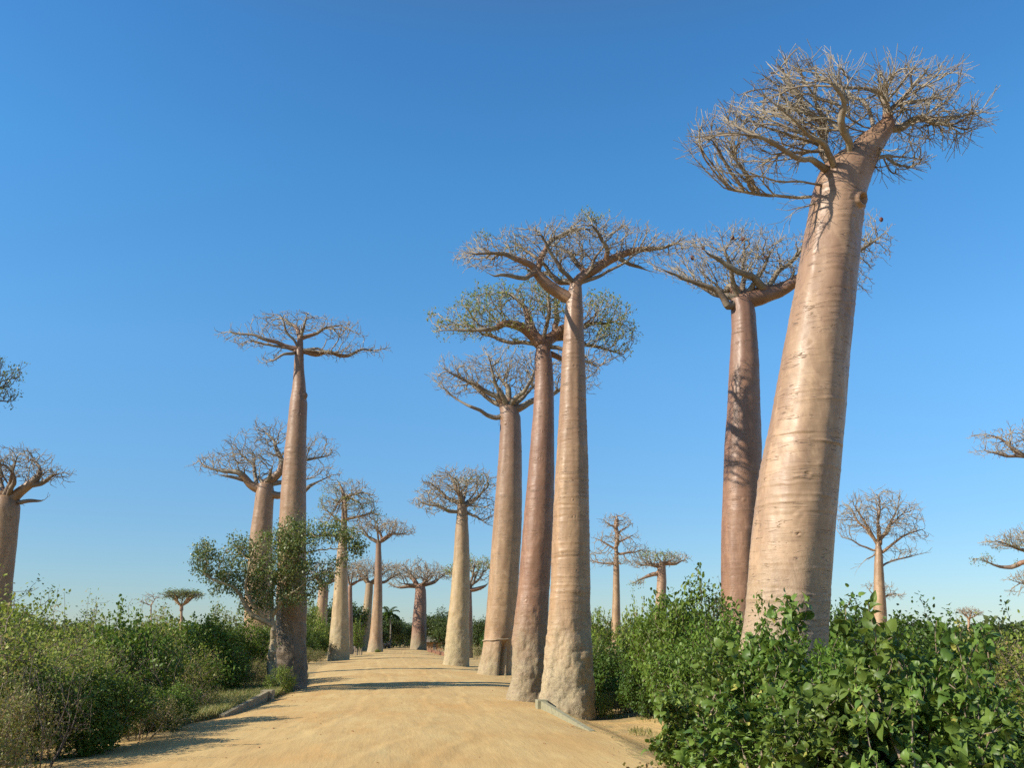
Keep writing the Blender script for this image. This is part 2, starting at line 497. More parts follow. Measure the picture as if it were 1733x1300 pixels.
# ------------------------------------------------------------------ branching
def colonize(pos, par, A, step, kill, infl, rng, up=0.06, jit=0.18, iters=140, maxn=16000, axis=None, bias=0.5):
    pos = [np.array(p, float) for p in pos]
    par = list(par)
    A = np.asarray(A, float)
    PP = np.array(pos)
    near = np.zeros(len(A), int)
    d = np.full(len(A), 1e9)
    for i0 in range(0, len(PP), 200):
        D = np.linalg.norm(A[:, None] - PP[None, i0:i0 + 200], axis=2)
        k = D.argmin(1); dm = D[np.arange(len(A)), k]
        b = dm < d
        near[b] = k[b] + i0; d[b] = dm[b]
    lastchild = {}
    for it in range(iters):
        keep = d > kill
        A, near, d = A[keep], near[keep], d[keep]
        if len(A) == 0 or len(pos) > maxn:
            break
        act = d < infl
        if not act.any():
            break
        PP = np.array(pos)
        v = A[act] - PP[near[act]]
        v /= np.linalg.norm(v, axis=1)[:, None] + 1e-9
        un, inv = np.unique(near[act], return_inverse=True)
        acc = np.zeros((len(un), 3))
        np.add.at(acc, inv, v)
        acc /= np.linalg.norm(acc, axis=1)[:, None] + 1e-9
        acc += rng.normal(0, jit, acc.shape)
        acc[:, 2] += up
        if axis is not None:
            o_ = PP[un] - axis; o_[:, 2] *= 0.25
            acc += bias * o_ / (np.linalg.norm(o_, axis=1)[:, None] + 1e-6)
        acc /= np.linalg.norm(acc, axis=1)[:, None] + 1e-9
        new = PP[un] + acc * step
        ok = np.ones(len(un), bool)
        for q, n0 in enumerate(un):
            lc = lastchild.get(n0)
            if lc is not None:
                if lc[1] >= 3:
                    ok[q] = False
                elif np.linalg.norm(lc[0] - new[q]) < step * 0.45:
                    ok[q] = False
            if ok[q]:
                lastchild[n0] = (new[q], (lc[1] + 1) if lc else 1)
        bad = un[~ok]
        if len(bad):
            dead = np.isin(near, bad) & (rng.random(len(near)) < 0.5)
            A, near, d = A[~dead], near[~dead], d[~dead]
        if not ok.any():
            if len(bad) == 0:
                break
            continue
        base = len(pos)
        for n0, p_ in zip(un[ok], new[ok]):
            pos.append(p_); par.append(int(n0))
        if len(A):
            D = np.linalg.norm(A[:, None] - new[ok][None], axis=2)
            k = D.argmin(1); dm = D[np.arange(len(A)), k]
            b = dm < d
            near[b] = k[b] + base; d[b] = dm[b]
    return np.array(pos), np.array(par)

def add_twigs(pos, par, rng, n, ln, up, segs=2, everywhere=0.15, spread=0.8):
    N = len(pos)
    haschild = np.zeros(N, bool)
    haschild[par[par >= 0]] = True
    out = np.zeros((N, 3))
    m_ = par >= 0
    out[m_] = pos[m_] - pos[par[m_]]
    out /= np.linalg.norm(out, axis=1)[:, None] + 1e-9
    src = np.where((~haschild) | (rng.random(N) < everywhere))[0]
    src = src[par[src] >= 0]
    P_, R_ = [pos], [par]
    cnt = N
    for k in range(n):
        dr = out[src] + rng.normal(0, spread * 0.5, (len(src), 3))
        dr[:, 2] += up
        dr /= np.linalg.norm(dr, axis=1)[:, None] + 1e-9
        L = ln * rng.uniform(0.5, 1.3, len(src))
        prev = src; pp = pos[src]
        for s_ in range(segs):
            q = pp + dr * (L / segs)[:, None]
            P_.append(q); R_.append(prev)
            prev = np.arange(cnt, cnt + len(src)); cnt += len(src)
            pp = q
            dr = dr + rng.normal(0, 0.28, dr.shape); dr[:, 2] += up * 0.5
            dr /= np.linalg.norm(dr, axis=1)[:, None]
    return np.concatenate(P_), np.concatenate(R_)

def radii(pos, par, rtip, ex, rmin=None):
    N = len(pos)
    acc = np.zeros(N)
    r = np.zeros(N)
    order = np.arange(N)
    # parents always precede children
    for i in range(N - 1, -1, -1):
        r[i] = max(acc[i], rtip ** ex) ** (1 / ex)
        if rmin is not None and i < len(rmin):
            r[i] = max(r[i], rmin[i]) if rmin[i] > 0 else r[i]
        if par[i] >= 0:
            acc[par[i]] += max(acc[i], rtip ** ex)
    return r

def tubes(pos, par, rad, sides_thick=9, sides_thin=4, thr=0.07, back=None):
    N = len(pos)
    main = np.full(N, -1)
    for i in range(N - 1, -1, -1):
        p_ = par[i]
        if p_ >= 0 and (main[p_] < 0 or rad[i] > rad[main[p_]]):
            main[p_] = i
    d_in = np.zeros((N, 3))
    m_ = par >= 0
    d_in[m_] = pos[m_] - pos[par[m_]]
    d_in /= np.linalg.norm(d_in, axis=1)[:, None] + 1e-9
    dn = d_in.copy()
    hm = main >= 0
    dn[hm] += d_in[main[hm]]
    dn /= np.linalg.norm(dn, axis=1)[:, None] + 1e-9
    ref = np.array([0.31, 0.22, 0.92])
    def rings(c, d, r, S_):
        u_ = np.cross(d, ref); u_ /= np.linalg.norm(u_, axis=1)[:, None] + 1e-9
        v_ = np.cross(d, u_)
        a_ = np.arange(S_) / S_ * 2 * np.pi
        return c[:, None] + r[:, None, None] * (np.cos(a_)[None, :, None] * u_[:, None] + np.sin(a_)[None, :, None] * v_[:, None])
    parts = []
    ch = np.where(m_)[0]
    for lo, hi, S_ in ((thr, 1e9, sides_thick), (-1, thr, sides_thin)):
        e = ch[(rad[ch] > lo) & (rad[ch] <= hi)]
        if len(e) == 0:
            continue
        pa = par[e]
        ismain = main[pa] == e
        # start ring
        sd = np.where(ismain[:, None], dn[pa], d_in[e])
        sr = np.where(ismain, rad[pa], np.minimum(rad[e] * 1.15, rad[pa]))
        sr = np.where(ismain & (rad[pa] > 3 * rad[e]), rad[e] * 1.5, sr)
        A_ = rings(pos[pa], sd, sr, S_)
        B_ = rings(pos[e], dn[e], rad[e], S_)
        Vv = np.concatenate([A_, B_], 1).reshape(-1, 3)
        b = np.arange(len(e))[:, None] * 2 * S_
        i_ = np.arange(S_)[None]; j_ = (i_ + 1) % S_
        Qq = np.stack([b + i_, b + j_, b + S_ + j_, b + S_ + i_], -1).reshape(-1, 4)
        parts.append((Vv, Qq))
        if back is not None:
            back.append(np.repeat(rad[e], S_))
    return merge(parts)

LEAF_S = (np.array([[0, 0, 0], [0.5, -0.32, 0.06], [1, 0, -0.05], [0.5, 0.32, 0.06]], float), np.array([[0, 1, 2, 3]]))
LEAF_F = (np.array([[0, 0, 0], [.45, 0, -.03], [1, 0, -.14], [.35, -.34, .07], [.78, -.22, .02], [.35, .34, .07], [.78, .22, .02]], float),
          np.array([[0, 3, 4, 1], [1, 4, 2, 2], [0, 1, 6, 5], [1, 2, 2, 6]]))
def broad_leaf():
    V_, Q_ = [], []
    xs_ = [0.0, 0.12, 0.35, 0.6, 0.82, 1.0]
    ws_ = [0.10, 0.30, 0.40, 0.33, 0.18, 0.01]
    for x_, w_ in zip(xs_, ws_):
        dz = -0.32 * (x_ - 0.25) ** 2
        for t_ in (-1, -0.5, 0, 0.5, 1):
            V_.append((x_, w_ * t_, dz + 0.13 * abs(t_) * (w_ / .4) - .05 * t_ * t_ + 0.02 * math.sin(x_ * 17) * abs(t_)))
    for i in range(5):
        for j in range(4):
            a_ = i * 5 + j
            Q_.append((a_, a_ + 1, a_ + 6, a_ + 5))
    return np.array(V_), np.array(Q_)
LEAF_B = broad_leaf()
_b = LEAF_B[0]
LEAF_B2 = (np.stack([_b[:, 0] * (1 - .1 * np.abs(_b[:, 1])), _b[:, 1] * .8, _b[:, 2] + .9 * np.abs(_b[:, 1]) ** 1.4 - .25 * _b[:, 0] ** 2], 1), LEAF_B[1])
LEAF_B3 = (np.stack([_b[:, 0] * .92, _b[:, 1] * 1.15, _b[:, 2] - .55 * np.maximum(_b[:, 0] - .45, 0) ** 1.5 + .05 * np.sin(_b[:, 1] * 14 + _b[:, 0] * 5)], 1), LEAF_B[1])
LEAF_F = (LEAF_F[0], np.array([[0, 3, 4, 1], [1, 4, 2, 6], [0, 1, 6, 5]]))

def leaves(C, D, Nn, size, tpl):
    X = D / (np.linalg.norm(D, axis=1)[:, None] + 1e-9)
    Z = Nn - (Nn * X).sum(1)[:, None] * X
    Z /= np.linalg.norm(Z, axis=1)[:, None] + 1e-9
    Y_ = np.cross(Z, X)
    T, q = tpl
    V_ = C[:, None] + size[:, None, None] * (T[None, :, 0, None] * X[:, None] + T[None, :, 1, None] * Y_[:, None] + T[None, :, 2, None] * Z[:, None])
    Qq = (np.arange(len(C))[:, None, None] * len(T) + q[None]).reshape(-1, 4)
    return V_.reshape(-1, 3), Qq

def leaf_cloud(pts, k, spread, size, rng, tpl, droop=-0.1, upn=0.9, centre=None):
    C = np.repeat(pts, k, 0) + rng.normal(0, spread, (len(pts) * k, 3))
    D = rng.normal(0, 1, C.shape)
    if centre is not None:
        o_ = C - centre
        o_ /= np.linalg.norm(o_, axis=1)[:, None] + 1e-9
        D += o_ * 0.9
    D[:, 2] += droop
    Nn = rng.normal(0, 0.55, C.shape)
    if centre is not None:
        Nn += o_ * 0.7
    Nn[:, 2] += upn
    return leaves(C, D, Nn, size * rng.uniform(0.45, 1.3, len(C)), tpl)

def pads_points(pads, Y, n, rng, depth=0.85, shell=0.0, clump=3.4):
    """pads: (px, py, half-width px, half-height px[, depth offset m]) -> points in flat ellipsoids of real depth"""
    out = []
    wsum = sum(p_[2] * p_[3] for p_ in pads)
    info = []
    for p_ in pads:
        px, py, hw, hh = p_[:4]
        dy = p_[4] if len(p_) > 4 else 0.0
        c = P(px, py, Y + dy)
        a_ = P(px - hw, py, Y + dy); b_ = P(px + hw, py, Y + dy)
        rx = abs(b_[0] - a_[0]) / 2
        t_ = P(px, py - hh, Y + dy); u_ = P(px, py + hh, Y + dy)
        h = abs(t_[2] - u_[2]) / 2
        e = math.atan2(c[2] - CAMH, c[1])
        ry = min(rx * depth, 0.85 * h / max(math.tan(abs(e)), 0.02))
        rz = math.sqrt(max(h * h - (ry * math.tan(e)) ** 2, (0.3 * h) ** 2))
        k = max(8, int(n * p_[2] * p_[3] / wsum))
        q = rng.normal(0, 1, (k, 3)); q /= np.linalg.norm(q, axis=1)[:, None]
        q *= (rng.random(k) ** (1 / (3 + shell)))[:, None]
        w_ = c + q * np.array([rx, ry, rz])
        sc = clump / max(1.0, rx)
        kk = vn(w_[:, 0] * sc, w_[:, 1] * sc, w_[:, 2] * sc * 2.2, 77) > (0.0 if Y < 95 else -0.4)
        out.append(w_[kk])
        info.append((c, rx, ry, rz))
    return np.concatenate(out), info

def densify(pts, ws, step, rng, wig):
    P_, W_ = [], []
    for i in range(len(pts) - 1):
        a_, b_ = np.array(pts[i]), np.array(pts[i + 1])
        L = np.linalg.norm(b_ - a_)
        n = max(1, int(round(L / step)))
        for k in range(n):
            t = k / n
            P_.append(a_ + (b_ - a_) * t); W_.append(ws[i] + (ws[i + 1] - ws[i]) * t)
    P_.append(np.array(pts[-1])); W_.append(ws[-1])
    P_ = np.array(P_); W_ = np.array(W_)
    lw = np.array([rng.normal(0, 1, 3) for _ in range(2)])
    tt = np.linspace(0, 1, len(P_))
    LL = np.linalg.norm(P_[-1] - P_[0])
    W_ = W_ * np.clip(1.25 - 1.35 * tt ** 3, 0.0, 1) if len(P_) > 3 else W_
    amp = 0.05 * LL * np.sin(np.pi * tt)
    P_ = P_ + amp[:, None] * (np.sin(tt * 9 + lw[0, 0] * 3)[:, None] * lw[0] + np.sin(tt * 17 + lw[1, 0] * 3)[:, None] * lw[1] * .5) * .6
    for _ in range(2):
        if len(P_) > 3:
            P_[1:-1] = (P_[:-2] + 2 * P_[1:-1] + P_[2:]) / 4
    n_ = rng.normal(0, wig, P_.shape)
    n_[0] = 0
    return P_ + n_, W_

# ------------------------------------------------------------------ baobab builder
def trunk_mesh(Y, rows, base, zk, rng_seed, na=72, dz=0.09, knob=0.07, flute=0.03, nring=40, ringamp=0.02, lobes=None, holes=()):
    zs, cs, rs = [], [], []
    for (py, xl, xr) in rows:
        a_, b_ = P(xl, py, Y), P(xr, py, Y)
        zs.append((a_[2] + b_[2]) / 2); cs.append((a_[0] + b_[0]) / 2); rs.append((b_[0] - a_[0]) / 2)
    zs, cs, rs = np.array(zs), np.array(cs), np.array(rs)
    o_ = np.argsort(zs); zs, cs, rs = zs[o_], cs[o_], rs[o_]
    z0 = -0.4
    if zs[0] > 0.6:
        sl = (cs[1] - cs[0]) / (zs[1] - zs[0])
        zs = np.concatenate([[z0], zs]); cs = np.concatenate([[cs[0] - sl * (zs[1] - z0)], cs]); rs = np.concatenate([[rs[0] * 1.12], rs])
    else:
        zs = np.concatenate([[z0 - .01], zs]); cs = np.concatenate([[cs[0]], cs]); rs = np.concatenate([[rs[0] * 1.04], rs])
    n = int((zs[-1] - z0) / dz) + 1
    z = np.linspace(z0, zs[-1], n)
    c = np.interp(z, zs, cs); r = np.interp(z, zs, rs)
    k = max(2, int(0.55 / (z[1] - z[0])))
    ker = np.hanning(2 * k + 1); ker /= ker.sum()
    def sm(a_):
        pd = np.concatenate([2 * a_[0] - a_[k:0:-1], a_, 2 * a_[-1] - a_[-2:-k - 2:-1]])
        return np.convolve(pd, ker, 'valid')
    c, r = sm(c), sm(r)
    th = np.linspace(0, 2 * np.pi, na, endpoint=False)
    ct, st = np.cos(th)[None], np.sin(th)[None]
    Zz = z[:, None]; R = r[:, None] * np.ones_like(ct)
    s_ = rng_seed * 13
    R = R * (1 + flute * fbm(ct * 1.6, st * 1.6, Zz * 0.10, 2, s_) + flute * .5 * vn(ct * 3, st * 3, Zz * 0.25, s_ + 3))
    foot = sstep(zk * 1.6, zk * 0.4, Zz + 0.9 * vn(ct * 2, st * 2, Zz * .7, s_ + 5))
    x_, y_ = ct * r[:, None], st * r[:, None]
    R = R + foot * knob * (0.75 * fbm(x_ * 1.1, y_ * 1.1, Zz * 0.8, 4, s_ + 7) + 0.6 * np.abs(vn(x_ * 2.2, y_ * 2.2, Zz * 1.3, s_ + 9)) + .35 * np.abs(vn(x_ * 5, y_ * 5, Zz * 3, s_ + 10)))
    R = R + 0.010 * fbm(x_ * 2.2, y_ * 2.2, Zz * 1.6, 3, s_ + 11)
    flr = sstep(1.6, -0.2, Zz)
    R = R + flr * 0.10 * r[:, None] * (0.4 + vn(ct * 2.2, st * 2.2, 0, s_ + 13))
    if lobes:
        for (tc_, wd_, dp_, ztop) in lobes:
            dth = np.angle(np.exp(1j * (th - tc_)))[None]
            R = R - dp_ * np.exp(-(dth / wd_) ** 2) * sstep(ztop, ztop * 0.55, Zz)
    rg = np.random.default_rng(rng_seed)
    for i in range(nring):
        zc = rg.uniform(zk * 0.7, z[-1] * 0.97); t0 = rg.uniform(0, 2 * np.pi); w_ = rg.uniform(0.4, 1.5)
        am = ringamp * rg.uniform(0.3, 1.0) * (1 if rg.random() < 0.7 else -1)
        dth = np.angle(np.exp(1j * (th - t0)))[None]
        tilt = rg.normal(0, 0.05) * dth + 0.03 * vn(th * 4, i, 0, s_)[None]
        R = R + am * np.exp(-(dth / w_) ** 4) * np.exp(-((Zz - zc - tilt) / (0.028 + dz * .5)) ** 2)
    rk = np.random.default_rng(rng_seed + 99)
    kn = [(rk.uniform(-math.pi, math.pi), rk.uniform(1, z[-1] * .97), rk.uniform(.04, .10) * min(1.5, r[n // 2]), rk.uniform(-.035, .03)) for _ in range(34)]
    for (th0, zc, sz, dp) in list(holes) + kn:
        dth = np.angle(np.exp(1j * (th - th0)))[None] * r[:, None]
        d2 = (dth / sz) ** 2 + ((Zz - zc) / sz) ** 2
        R = R - dp * np.exp(-d2 * 1.6) + dp * 0.5 * np.exp(-(np.sqrt(d2) - 1.5) ** 2 * 5)
    X = c[:, None] + ct * R; Yy = Y + st * R
    V_ = np.stack([X, Yy, Zz + 0 * X], -1)
    top = V_[-1]; cen = np.array([c[-1], Y, z[-1] + r[-1] * 0.25])
    ext = [cen + (top - cen) * f + np.array([0, 0, 0]) for f in (0.6, 0.15)]
    for e_ in ext:
        e_[:, 2] = z[-1] + (r[-1] * 0.2)
    V_ = np.concatenate([V_, np.array(ext)], 0)
    nr = V_.shape[0]
    V_ = V_.reshape(-1, 3)
    i_ = np.arange(na); j_ = (i_ + 1) % na
    Q_ = np.concatenate([np.stack([k_ * na + i_, k_ * na + j_, (k_ + 1) * na + j_, (k_ + 1) * na + i_], 1) for k_ in range(nr - 1)])
    return V_ - base, Q_, (c, z, r)

LIMBC = {'worn': 'limb_brown', 'tan': 'limb_brown', 'red': 'limb_brown', 'warm': 'limb_brown', 'grey': 'limb_grey', 'pale': 'limb_grey'}
def baobab(name, label, Y, rows, pads, bk='tan', lm=None, limbs=(), auto=6, n=1500, step=0.32, kill=0.5, rtip=0.0132,
           ex=2.2, seed=1, twn=2, twl=0.5, twup=0.2, twev=0.25, green=0.0, gmat='leaf_mid', gsize=0.16, gk=6, depth=0.85, na=72, dz=0.09,
           zk=2.6, knob=0.07, flute=0.03, nring=30, ringamp=0.01, lobes=None, holes=(), leader=False, autow=None, gpred=None, up=0.06, infl=None,
           autolift=0.5, twspread=.8, jit=.32, bias=.7, rootd=1e9, matthr=None, fruits=()):
    rng = np.random.default_rng(seed)
    b0 = P((rows[0][1] + rows[0][2]) / 2, rows[0][0], Y)
    base = np.array([b0[0], Y, 0.0])
    root = empty(name, base, label, 'tree', 'baobab trees standing along the road' if name == 'baobab_tree' else None)
    Vt, Qt, (c, z, r) = trunk_mesh(Y, rows, base, zk, seed, na, dz, knob, flute, nring, ringamp, lobes, holes)
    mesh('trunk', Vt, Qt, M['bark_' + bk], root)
    A_, info = pads_points(pads, Y, n, rng, depth)
    topc = np.array([c[-1], Y, z[-1]])
    # seeds: the trunk's neck, then hand-drawn limbs, then limbs spread evenly round the neck
    pos, par, rmn = [], [], []
    neck = max(2, int(1.2 / dz))
    pos.append(np.array([c[-neck], Y, z[-neck]])); par.append(-1); rmn.append(r[-neck] * 0.7)
    pos.append(topc.copy()); par.append(0); rmn.append(r[-1] * 0.85)
    capw = [9., 9.]
    def add_line(pts, ws, at):
        capw.extend([1.25 * ws[0]] * (len(pos) - len(capw)))
        p_, w_ = densify(pts, ws, step, rng, 0.03 * step)
        prev = at
        for q_, ww in zip(p_[1:], w_[1:]):
            pos.append(q_); par.append(prev); rmn.append(ww); prev = len(pos) - 1
            capw.append(1.25 * ws[0])
    for L in limbs:
        pts = [P(px, py, Y + dy) for (px, py, dy, w) in L]
        ws = [w / 2 * (Y + dy) / 1560 for (px, py, dy, w) in L]
        pa = np.array(pos)
        at = int(np.linalg.norm(pa - pts[0], axis=1).argmin())
        if at == 0:
            at = 1
        if np.linalg.norm(pa[at] - pts[0]) > rootd:
            pos.append(pts[0].copy()); par.append(-1); rmn.append(ws[0])
            at = len(pos) - 1
        add_line([pos[at]] + pts[1:] if np.linalg.norm(pos[at] - pts[0]) < 1.5 * step else [pos[at]] + pts, ([ws[0]] + ws[1:]) if np.linalg.norm(pos[at] - pts[0]) < 1.5 * step else [ws[0]] + ws, at)
    capw.extend([.1] * (len(pos) - len(capw)))
    cen = np.average([i_[0] for i_ in info], axis=0, weights=[i_[1] for i_ in info])
    RX = max(abs(i_[0][0] - cen[0]) + i_[1] for i_ in info)
    for k in range(auto):
        az = (k + rng.uniform(-.3, .3)) / auto * 2 * math.pi + 0.5
        # head for an attractor in that direction
        dv = A_ - topc
        ang = np.arctan2(dv[:, 1], dv[:, 0])
        dd = np.abs(np.angle(np.exp(1j * (ang - az))))
        cand = np.where(dd < 0.5)[0]
        if len(cand) == 0:
            continue
        hd = np.hypot(dv[cand, 0], dv[cand, 1])
        tgt = A_[cand[np.argsort(hd)[int(len(hd) * 0.6)]]]
        if leader:
            zlev = rng.uniform(0.2, 1.0)
        st_ = topc
        w0 = (autow or r[-1] * 0.42)
        mid = st_ + (tgt - st_) * 0.45
        mid[2] = st_[2] + (tgt[2] - st_[2]) * autolift * 0.6
        add_line([st_, mid, tgt], [w0, w0 * 0.6, w0 * 0.22], 1)
    inf = infl or max(2.2, 0.4 * RX)
    pos, par = colonize(pos, par, A_, step, kill, inf, rng, up=up, jit=jit, axis=topc, bias=bias)
    if twn:
        pos, par = add_twigs(pos, par, rng, twn, twl, twup, everywhere=twev, spread=twspread)
    rad = radii(pos, par, rtip, ex, rmn)
    if rootd < 10:
        cp_ = np.array(capw)
        rad[:len(cp_)] = np.minimum(rad[:len(cp_)], cp_)
    bk_ = []
    V_, Q_ = tubes(pos - base, par, rad, thr=max(0.05, rtip * 3), back=bk_)
    cr = mesh('crown', V_, Q_, M[lm or LIMBC[bk]], root)
    cr.data.materials.append(M['bark_' + bk])
    fr = np.concatenate(bk_)
    cr.data.materials.append(M['twig'] if (lm or LIMBC[bk]) != 'limb_dark' else M['limb_dark'])
    cr.data.polygons.foreach_set('material_index', np.where(fr > (matthr or 0.42 * r[-1]), 1, np.where(fr < 3.2 * rtip, 2, 0)).astype(np.int32))
    if green > 0:
        hc = np.zeros(len(pos), bool); hc[par[par >= 0]] = True
        tips = pos[~hc]
        gn = vn(tips[:, 0] * 0.45, tips[:, 1] * 0.45, tips[:, 2] * 0.6, seed) * 0.5 + 0.5
        if gpred is not None:
            gn = gn + gpred(tips, cen)
        sel = tips[gn > 1 - green]
        if len(sel):
            V_, Q_ = leaf_cloud(sel - base, gk, gsize * 0.8, gsize, rng, LEAF_S)
            mesh('foliage', V_, Q_, M[gmat], root)
    for (px, py, sz) in fruits:
        p_ = P(px, py, Y)
        k = int(np.linalg.norm(pos - p_, axis=1).argmin())
        q_ = pos[k] - base
        u_ = np.linspace(0, math.pi, 9); w_ = np.linspace(0, 2 * math.pi, 12, endpoint=False)
        Vf = np.array([[q_[0] + sz * math.sin(a1) * math.cos(b1), q_[1] + sz * math.sin(a1) * math.sin(b1), q_[2] - sz * 1.4 + sz * 1.3 * math.cos(a1)] for a1 in u_ for b1 in w_])
        Qf = np.array([[i1 * 12 + j1, i1 * 12 + (j1 + 1) % 12, (i1 + 1) * 12 + (j1 + 1) % 12, (i1 + 1) * 12 + j1] for i1 in range(8) for j1 in range(12)])
        mesh('fruit', Vf, Qf, M['fruit'], root)
    return root

exec_trees = []
# A: the big leaning one on the right
baobab('baobab_tree', 'huge thick baobab leaning right at the right, its crown bare and highest of all', 28,
       [(1300, 1225, 1392), (1120, 1250, 1396), (1050, 1262, 1400), (900, 1273, 1411), (800, 1285, 1420), (700, 1306, 1429), (600, 1324, 1436), (500, 1344, 1445), (400, 1362, 1455), (330, 1374, 1464), (290, 1385, 1477), (272, 1400, 1484), (252, 1432, 1494), (234, 1462, 1504), (216, 1484, 1515), (206, 1490, 1514)],
       [(1300, 225, 120, 62), (1390, 185, 140, 75), (1530, 165, 95, 62), (1575, 205, 92, 45), (1270, 296, 70, 20), (1345, 135, 60, 34), (1500, 268, 60, 26), (1600, 215, 62, 26), (1220, 245, 52, 30)],
       'grey', 'limb_pale',
       limbs=[[(1503, 212, -.0, 17.3), (1504, 198, -.1, 15.8), (1500, 185, -.2, 13.7), (1490, 160, -.2, 9.36), (1505, 130, 0, 5.76)],
              [(1500, 222, 0, 13), (1540, 210, .3, 9.36), (1600, 200, .8, 5.76), (1650, 200, 1, 2.88)],
              [(1500, 190, -.2, 8.64), (1540, 150, .5, 6.48), (1590, 115, 1, 2.88)],
              [(1408, 292, -.3, 17.3), (1378, 274, -1.0, 12.2), (1320, 250, -1.6, 8.64), (1260, 225, -2.2, 5.76), (1195, 230, -2.4, 2.88)],
              [(1412, 290, .2, 14.4), (1396, 250, .6, 10.1), (1380, 205, 1.0, 7.2), (1345, 150, 1.4, 4.32), (1330, 100, 1.6, 2.16)],
              [(1416, 286, -.6, 14.4), (1390, 240, -1.4, 9.36), (1340, 200, -2.4, 6.48), (1290, 160, -3.0, 3.6)],
              [(1440, 276, -.5, 11.5), (1435, 225, -1.2, 7.92), (1420, 170, -2.2, 5.04), (1400, 120, -2.8, 2.88)],
              [(1485, 240, 0, 11.5), (1465, 190, .8, 7.92), (1440, 140, 1.6, 5.04), (1410, 100, 2, 2.88)],
              [(1398, 314, -.4, 6), (1340, 306, -1.0, 5), (1275, 300, -1.4, 4), (1195, 285, -1.6, 2)],
              [(1396, 332, .2, 5), (1345, 334, .5, 4), (1290, 330, .8, 3), (1225, 318, 1, 2)],
              [(1392, 342, -.3, 4.32), (1355, 350, -.5, 2.88), (1340, 362, -.6, 1.44)],
              [(1480, 268, .3, 8.64), (1520, 262, 1, 5.04), (1565, 272, 1.6, 2.16)]],
       auto=0, rootd=.45, matthr=.17, n=1800, step=0.153, kill=0.187, rtip=0.00935, ex=2.13, seed=3, twn=3, twl=0.75, twup=0.08, twev=0.35, up=0.02, autow=.11,
       na=150, dz=0.032, zk=1.5, knob=0.06, flute=0.045, nring=190, ringamp=0.016, depth=1.0, jit=.05, bias=.8, twspread=.5,
       holes=[(math.radians(-52), 17.55, 0.15, 0.3), (math.radians(-100), 6.2, .05, .05)])
# B: behind the big one
baobab('baobab_tree', 'straight smooth red-brown baobab half hidden behind the huge leaning one', 50,
       [(1120, 1214, 1284), (1050, 1220, 1286), (900, 1221, 1289), (750, 1227, 1288), (700, 1231, 1286), (620, 1235, 1284), (560, 1239, 1280), (530, 1238, 1278), (508, 1236, 1272)],
       [(1180, 445, 75, 40), (1245, 430, 90, 50), (1320, 440, 70, 45), (1400, 430, 60, 55), (1460, 410, 50, 50), (1445, 480, 30, 22), (1250, 470, 90, 28)],
       'red', 'limb_grey',
       limbs=[[(1258, 515, 0, 38), (1285, 505, 0, 34), (1310, 492, 0, 30), (1345, 474, -.2, 22), (1390, 455, -.5, 14), (1450, 430, -.5, 8), (1490, 400, -.5, 4)],
              [(1300, 495, 0, 20), (1275, 470, -1.0, 13), (1235, 450, -1.8, 11), (1195, 430, -2.5, 7), (1180, 400, -3, 4)],
              [(1250, 500, 0, 26), (1240, 485, .5, 18), (1225, 495, .6, 13), (1210, 480, .8, 8)],
              [(1230, 520, -.3, 16), (1222, 512, -.4, 14), (1205, 495, -.6, 11), (1180, 470, -1, 8), (1130, 462, -1.4, 6), (1090, 440, -1.6, 3)],
              [(1290, 490, .3, 12), (1250, 495, 1.0, 10), (1205, 490, 1.4, 6)]],
       auto=5, n=5532, step=0.23, kill=0.265, rtip=0.0104, ex=2.18, seed=12, twl=0.45, twup=0.25, na=110, dz=0.05, zk=1.0, nring=110, ringamp=0.011,
       fruits=[(1262, 398, .14), (1244, 408, .12), (1300, 435, .12), (1176, 430, .13), (1500, 362, .12), (1190, 415, .11)])
# C: the tall one in the centre right
baobab('baobab_tree', 'tall baobab with knobbly foot and wide flat crown, nearest the right kerb', 44,
       [(1196, 908, 1006), (1180, 914, 1004), (1130, 920, 1000), (1080, 926, 998), (1000, 932, 999), (900, 936, 998), (800, 940, 996), (700, 946, 992), (600, 951, 989), (540, 955, 987), (515, 957, 985), (495, 962, 985), (482, 964, 984)],
       [(850, 430, 72, 34), (920, 415, 75, 36), (1000, 405, 80, 36), (1080, 415, 70, 30), (1130, 415, 55, 22), (820, 440, 45, 24), (960, 440, 90, 25), (1010, 390, 50, 22)],
       'tan', 'limb_grey',
       limbs=[[(968, 508, 0, 24), (950, 498, 0, 24), (930, 486, -.2, 23), (915, 470, -.3, 20), (908, 455, -.4, 14), (880, 440, -.8, 12), (845, 425, -1.2, 9), (800, 430, -1.5, 5), (780, 425, -1.6, 3)],
              [(912, 460, -.3, 14), (916, 435, 0, 11), (930, 410, .3, 9), (955, 395, .6, 6), (985, 385, .8, 4)],
              [(905, 465, -.4, 12), (880, 468, -1.6, 9), (840, 470, -2.4, 6), (810, 452, -2.8, 4)],
              [(975, 480, 0, 22), (985, 466, 0, 20), (1005, 455, 0, 19), (1030, 442, 0, 17), (1060, 432, 0, 14), (1100, 422, .2, 11), (1140, 410, .4, 7), (1170, 398, .5, 4)],
              [(1025, 445, 0, 12), (1030, 420, -.5, 9), (1015, 400, -1, 6), (1000, 380, -1.5, 4)],
              [(1050, 440, 0, 10), (1070, 448, .5, 7), (1110, 462, .8, 4)],
              [(975, 478, 0, 14), (945, 474, .8, 12), (920, 466, 1.4, 9), (890, 455, 1.8, 6)],
              [(990, 460, .3, 12), (965, 430, 1.6, 8), (935, 415, 2.6, 5)]],
       auto=4, n=6384, step=0.204, kill=0.242, rtip=0.00993, ex=2.18, seed=5, twl=0.42, twup=0.23, twspread=.9,
       green=0.16, gmat='leaf_lime', gsize=0.11, gk=5, gpred=lambda t, c: np.clip((t[:, 2] - c[2]) * 0.12, -1, 0.3),
       na=150, dz=0.045, zk=3.6, knob=0.13, flute=0.045, nring=190, ringamp=0.016)
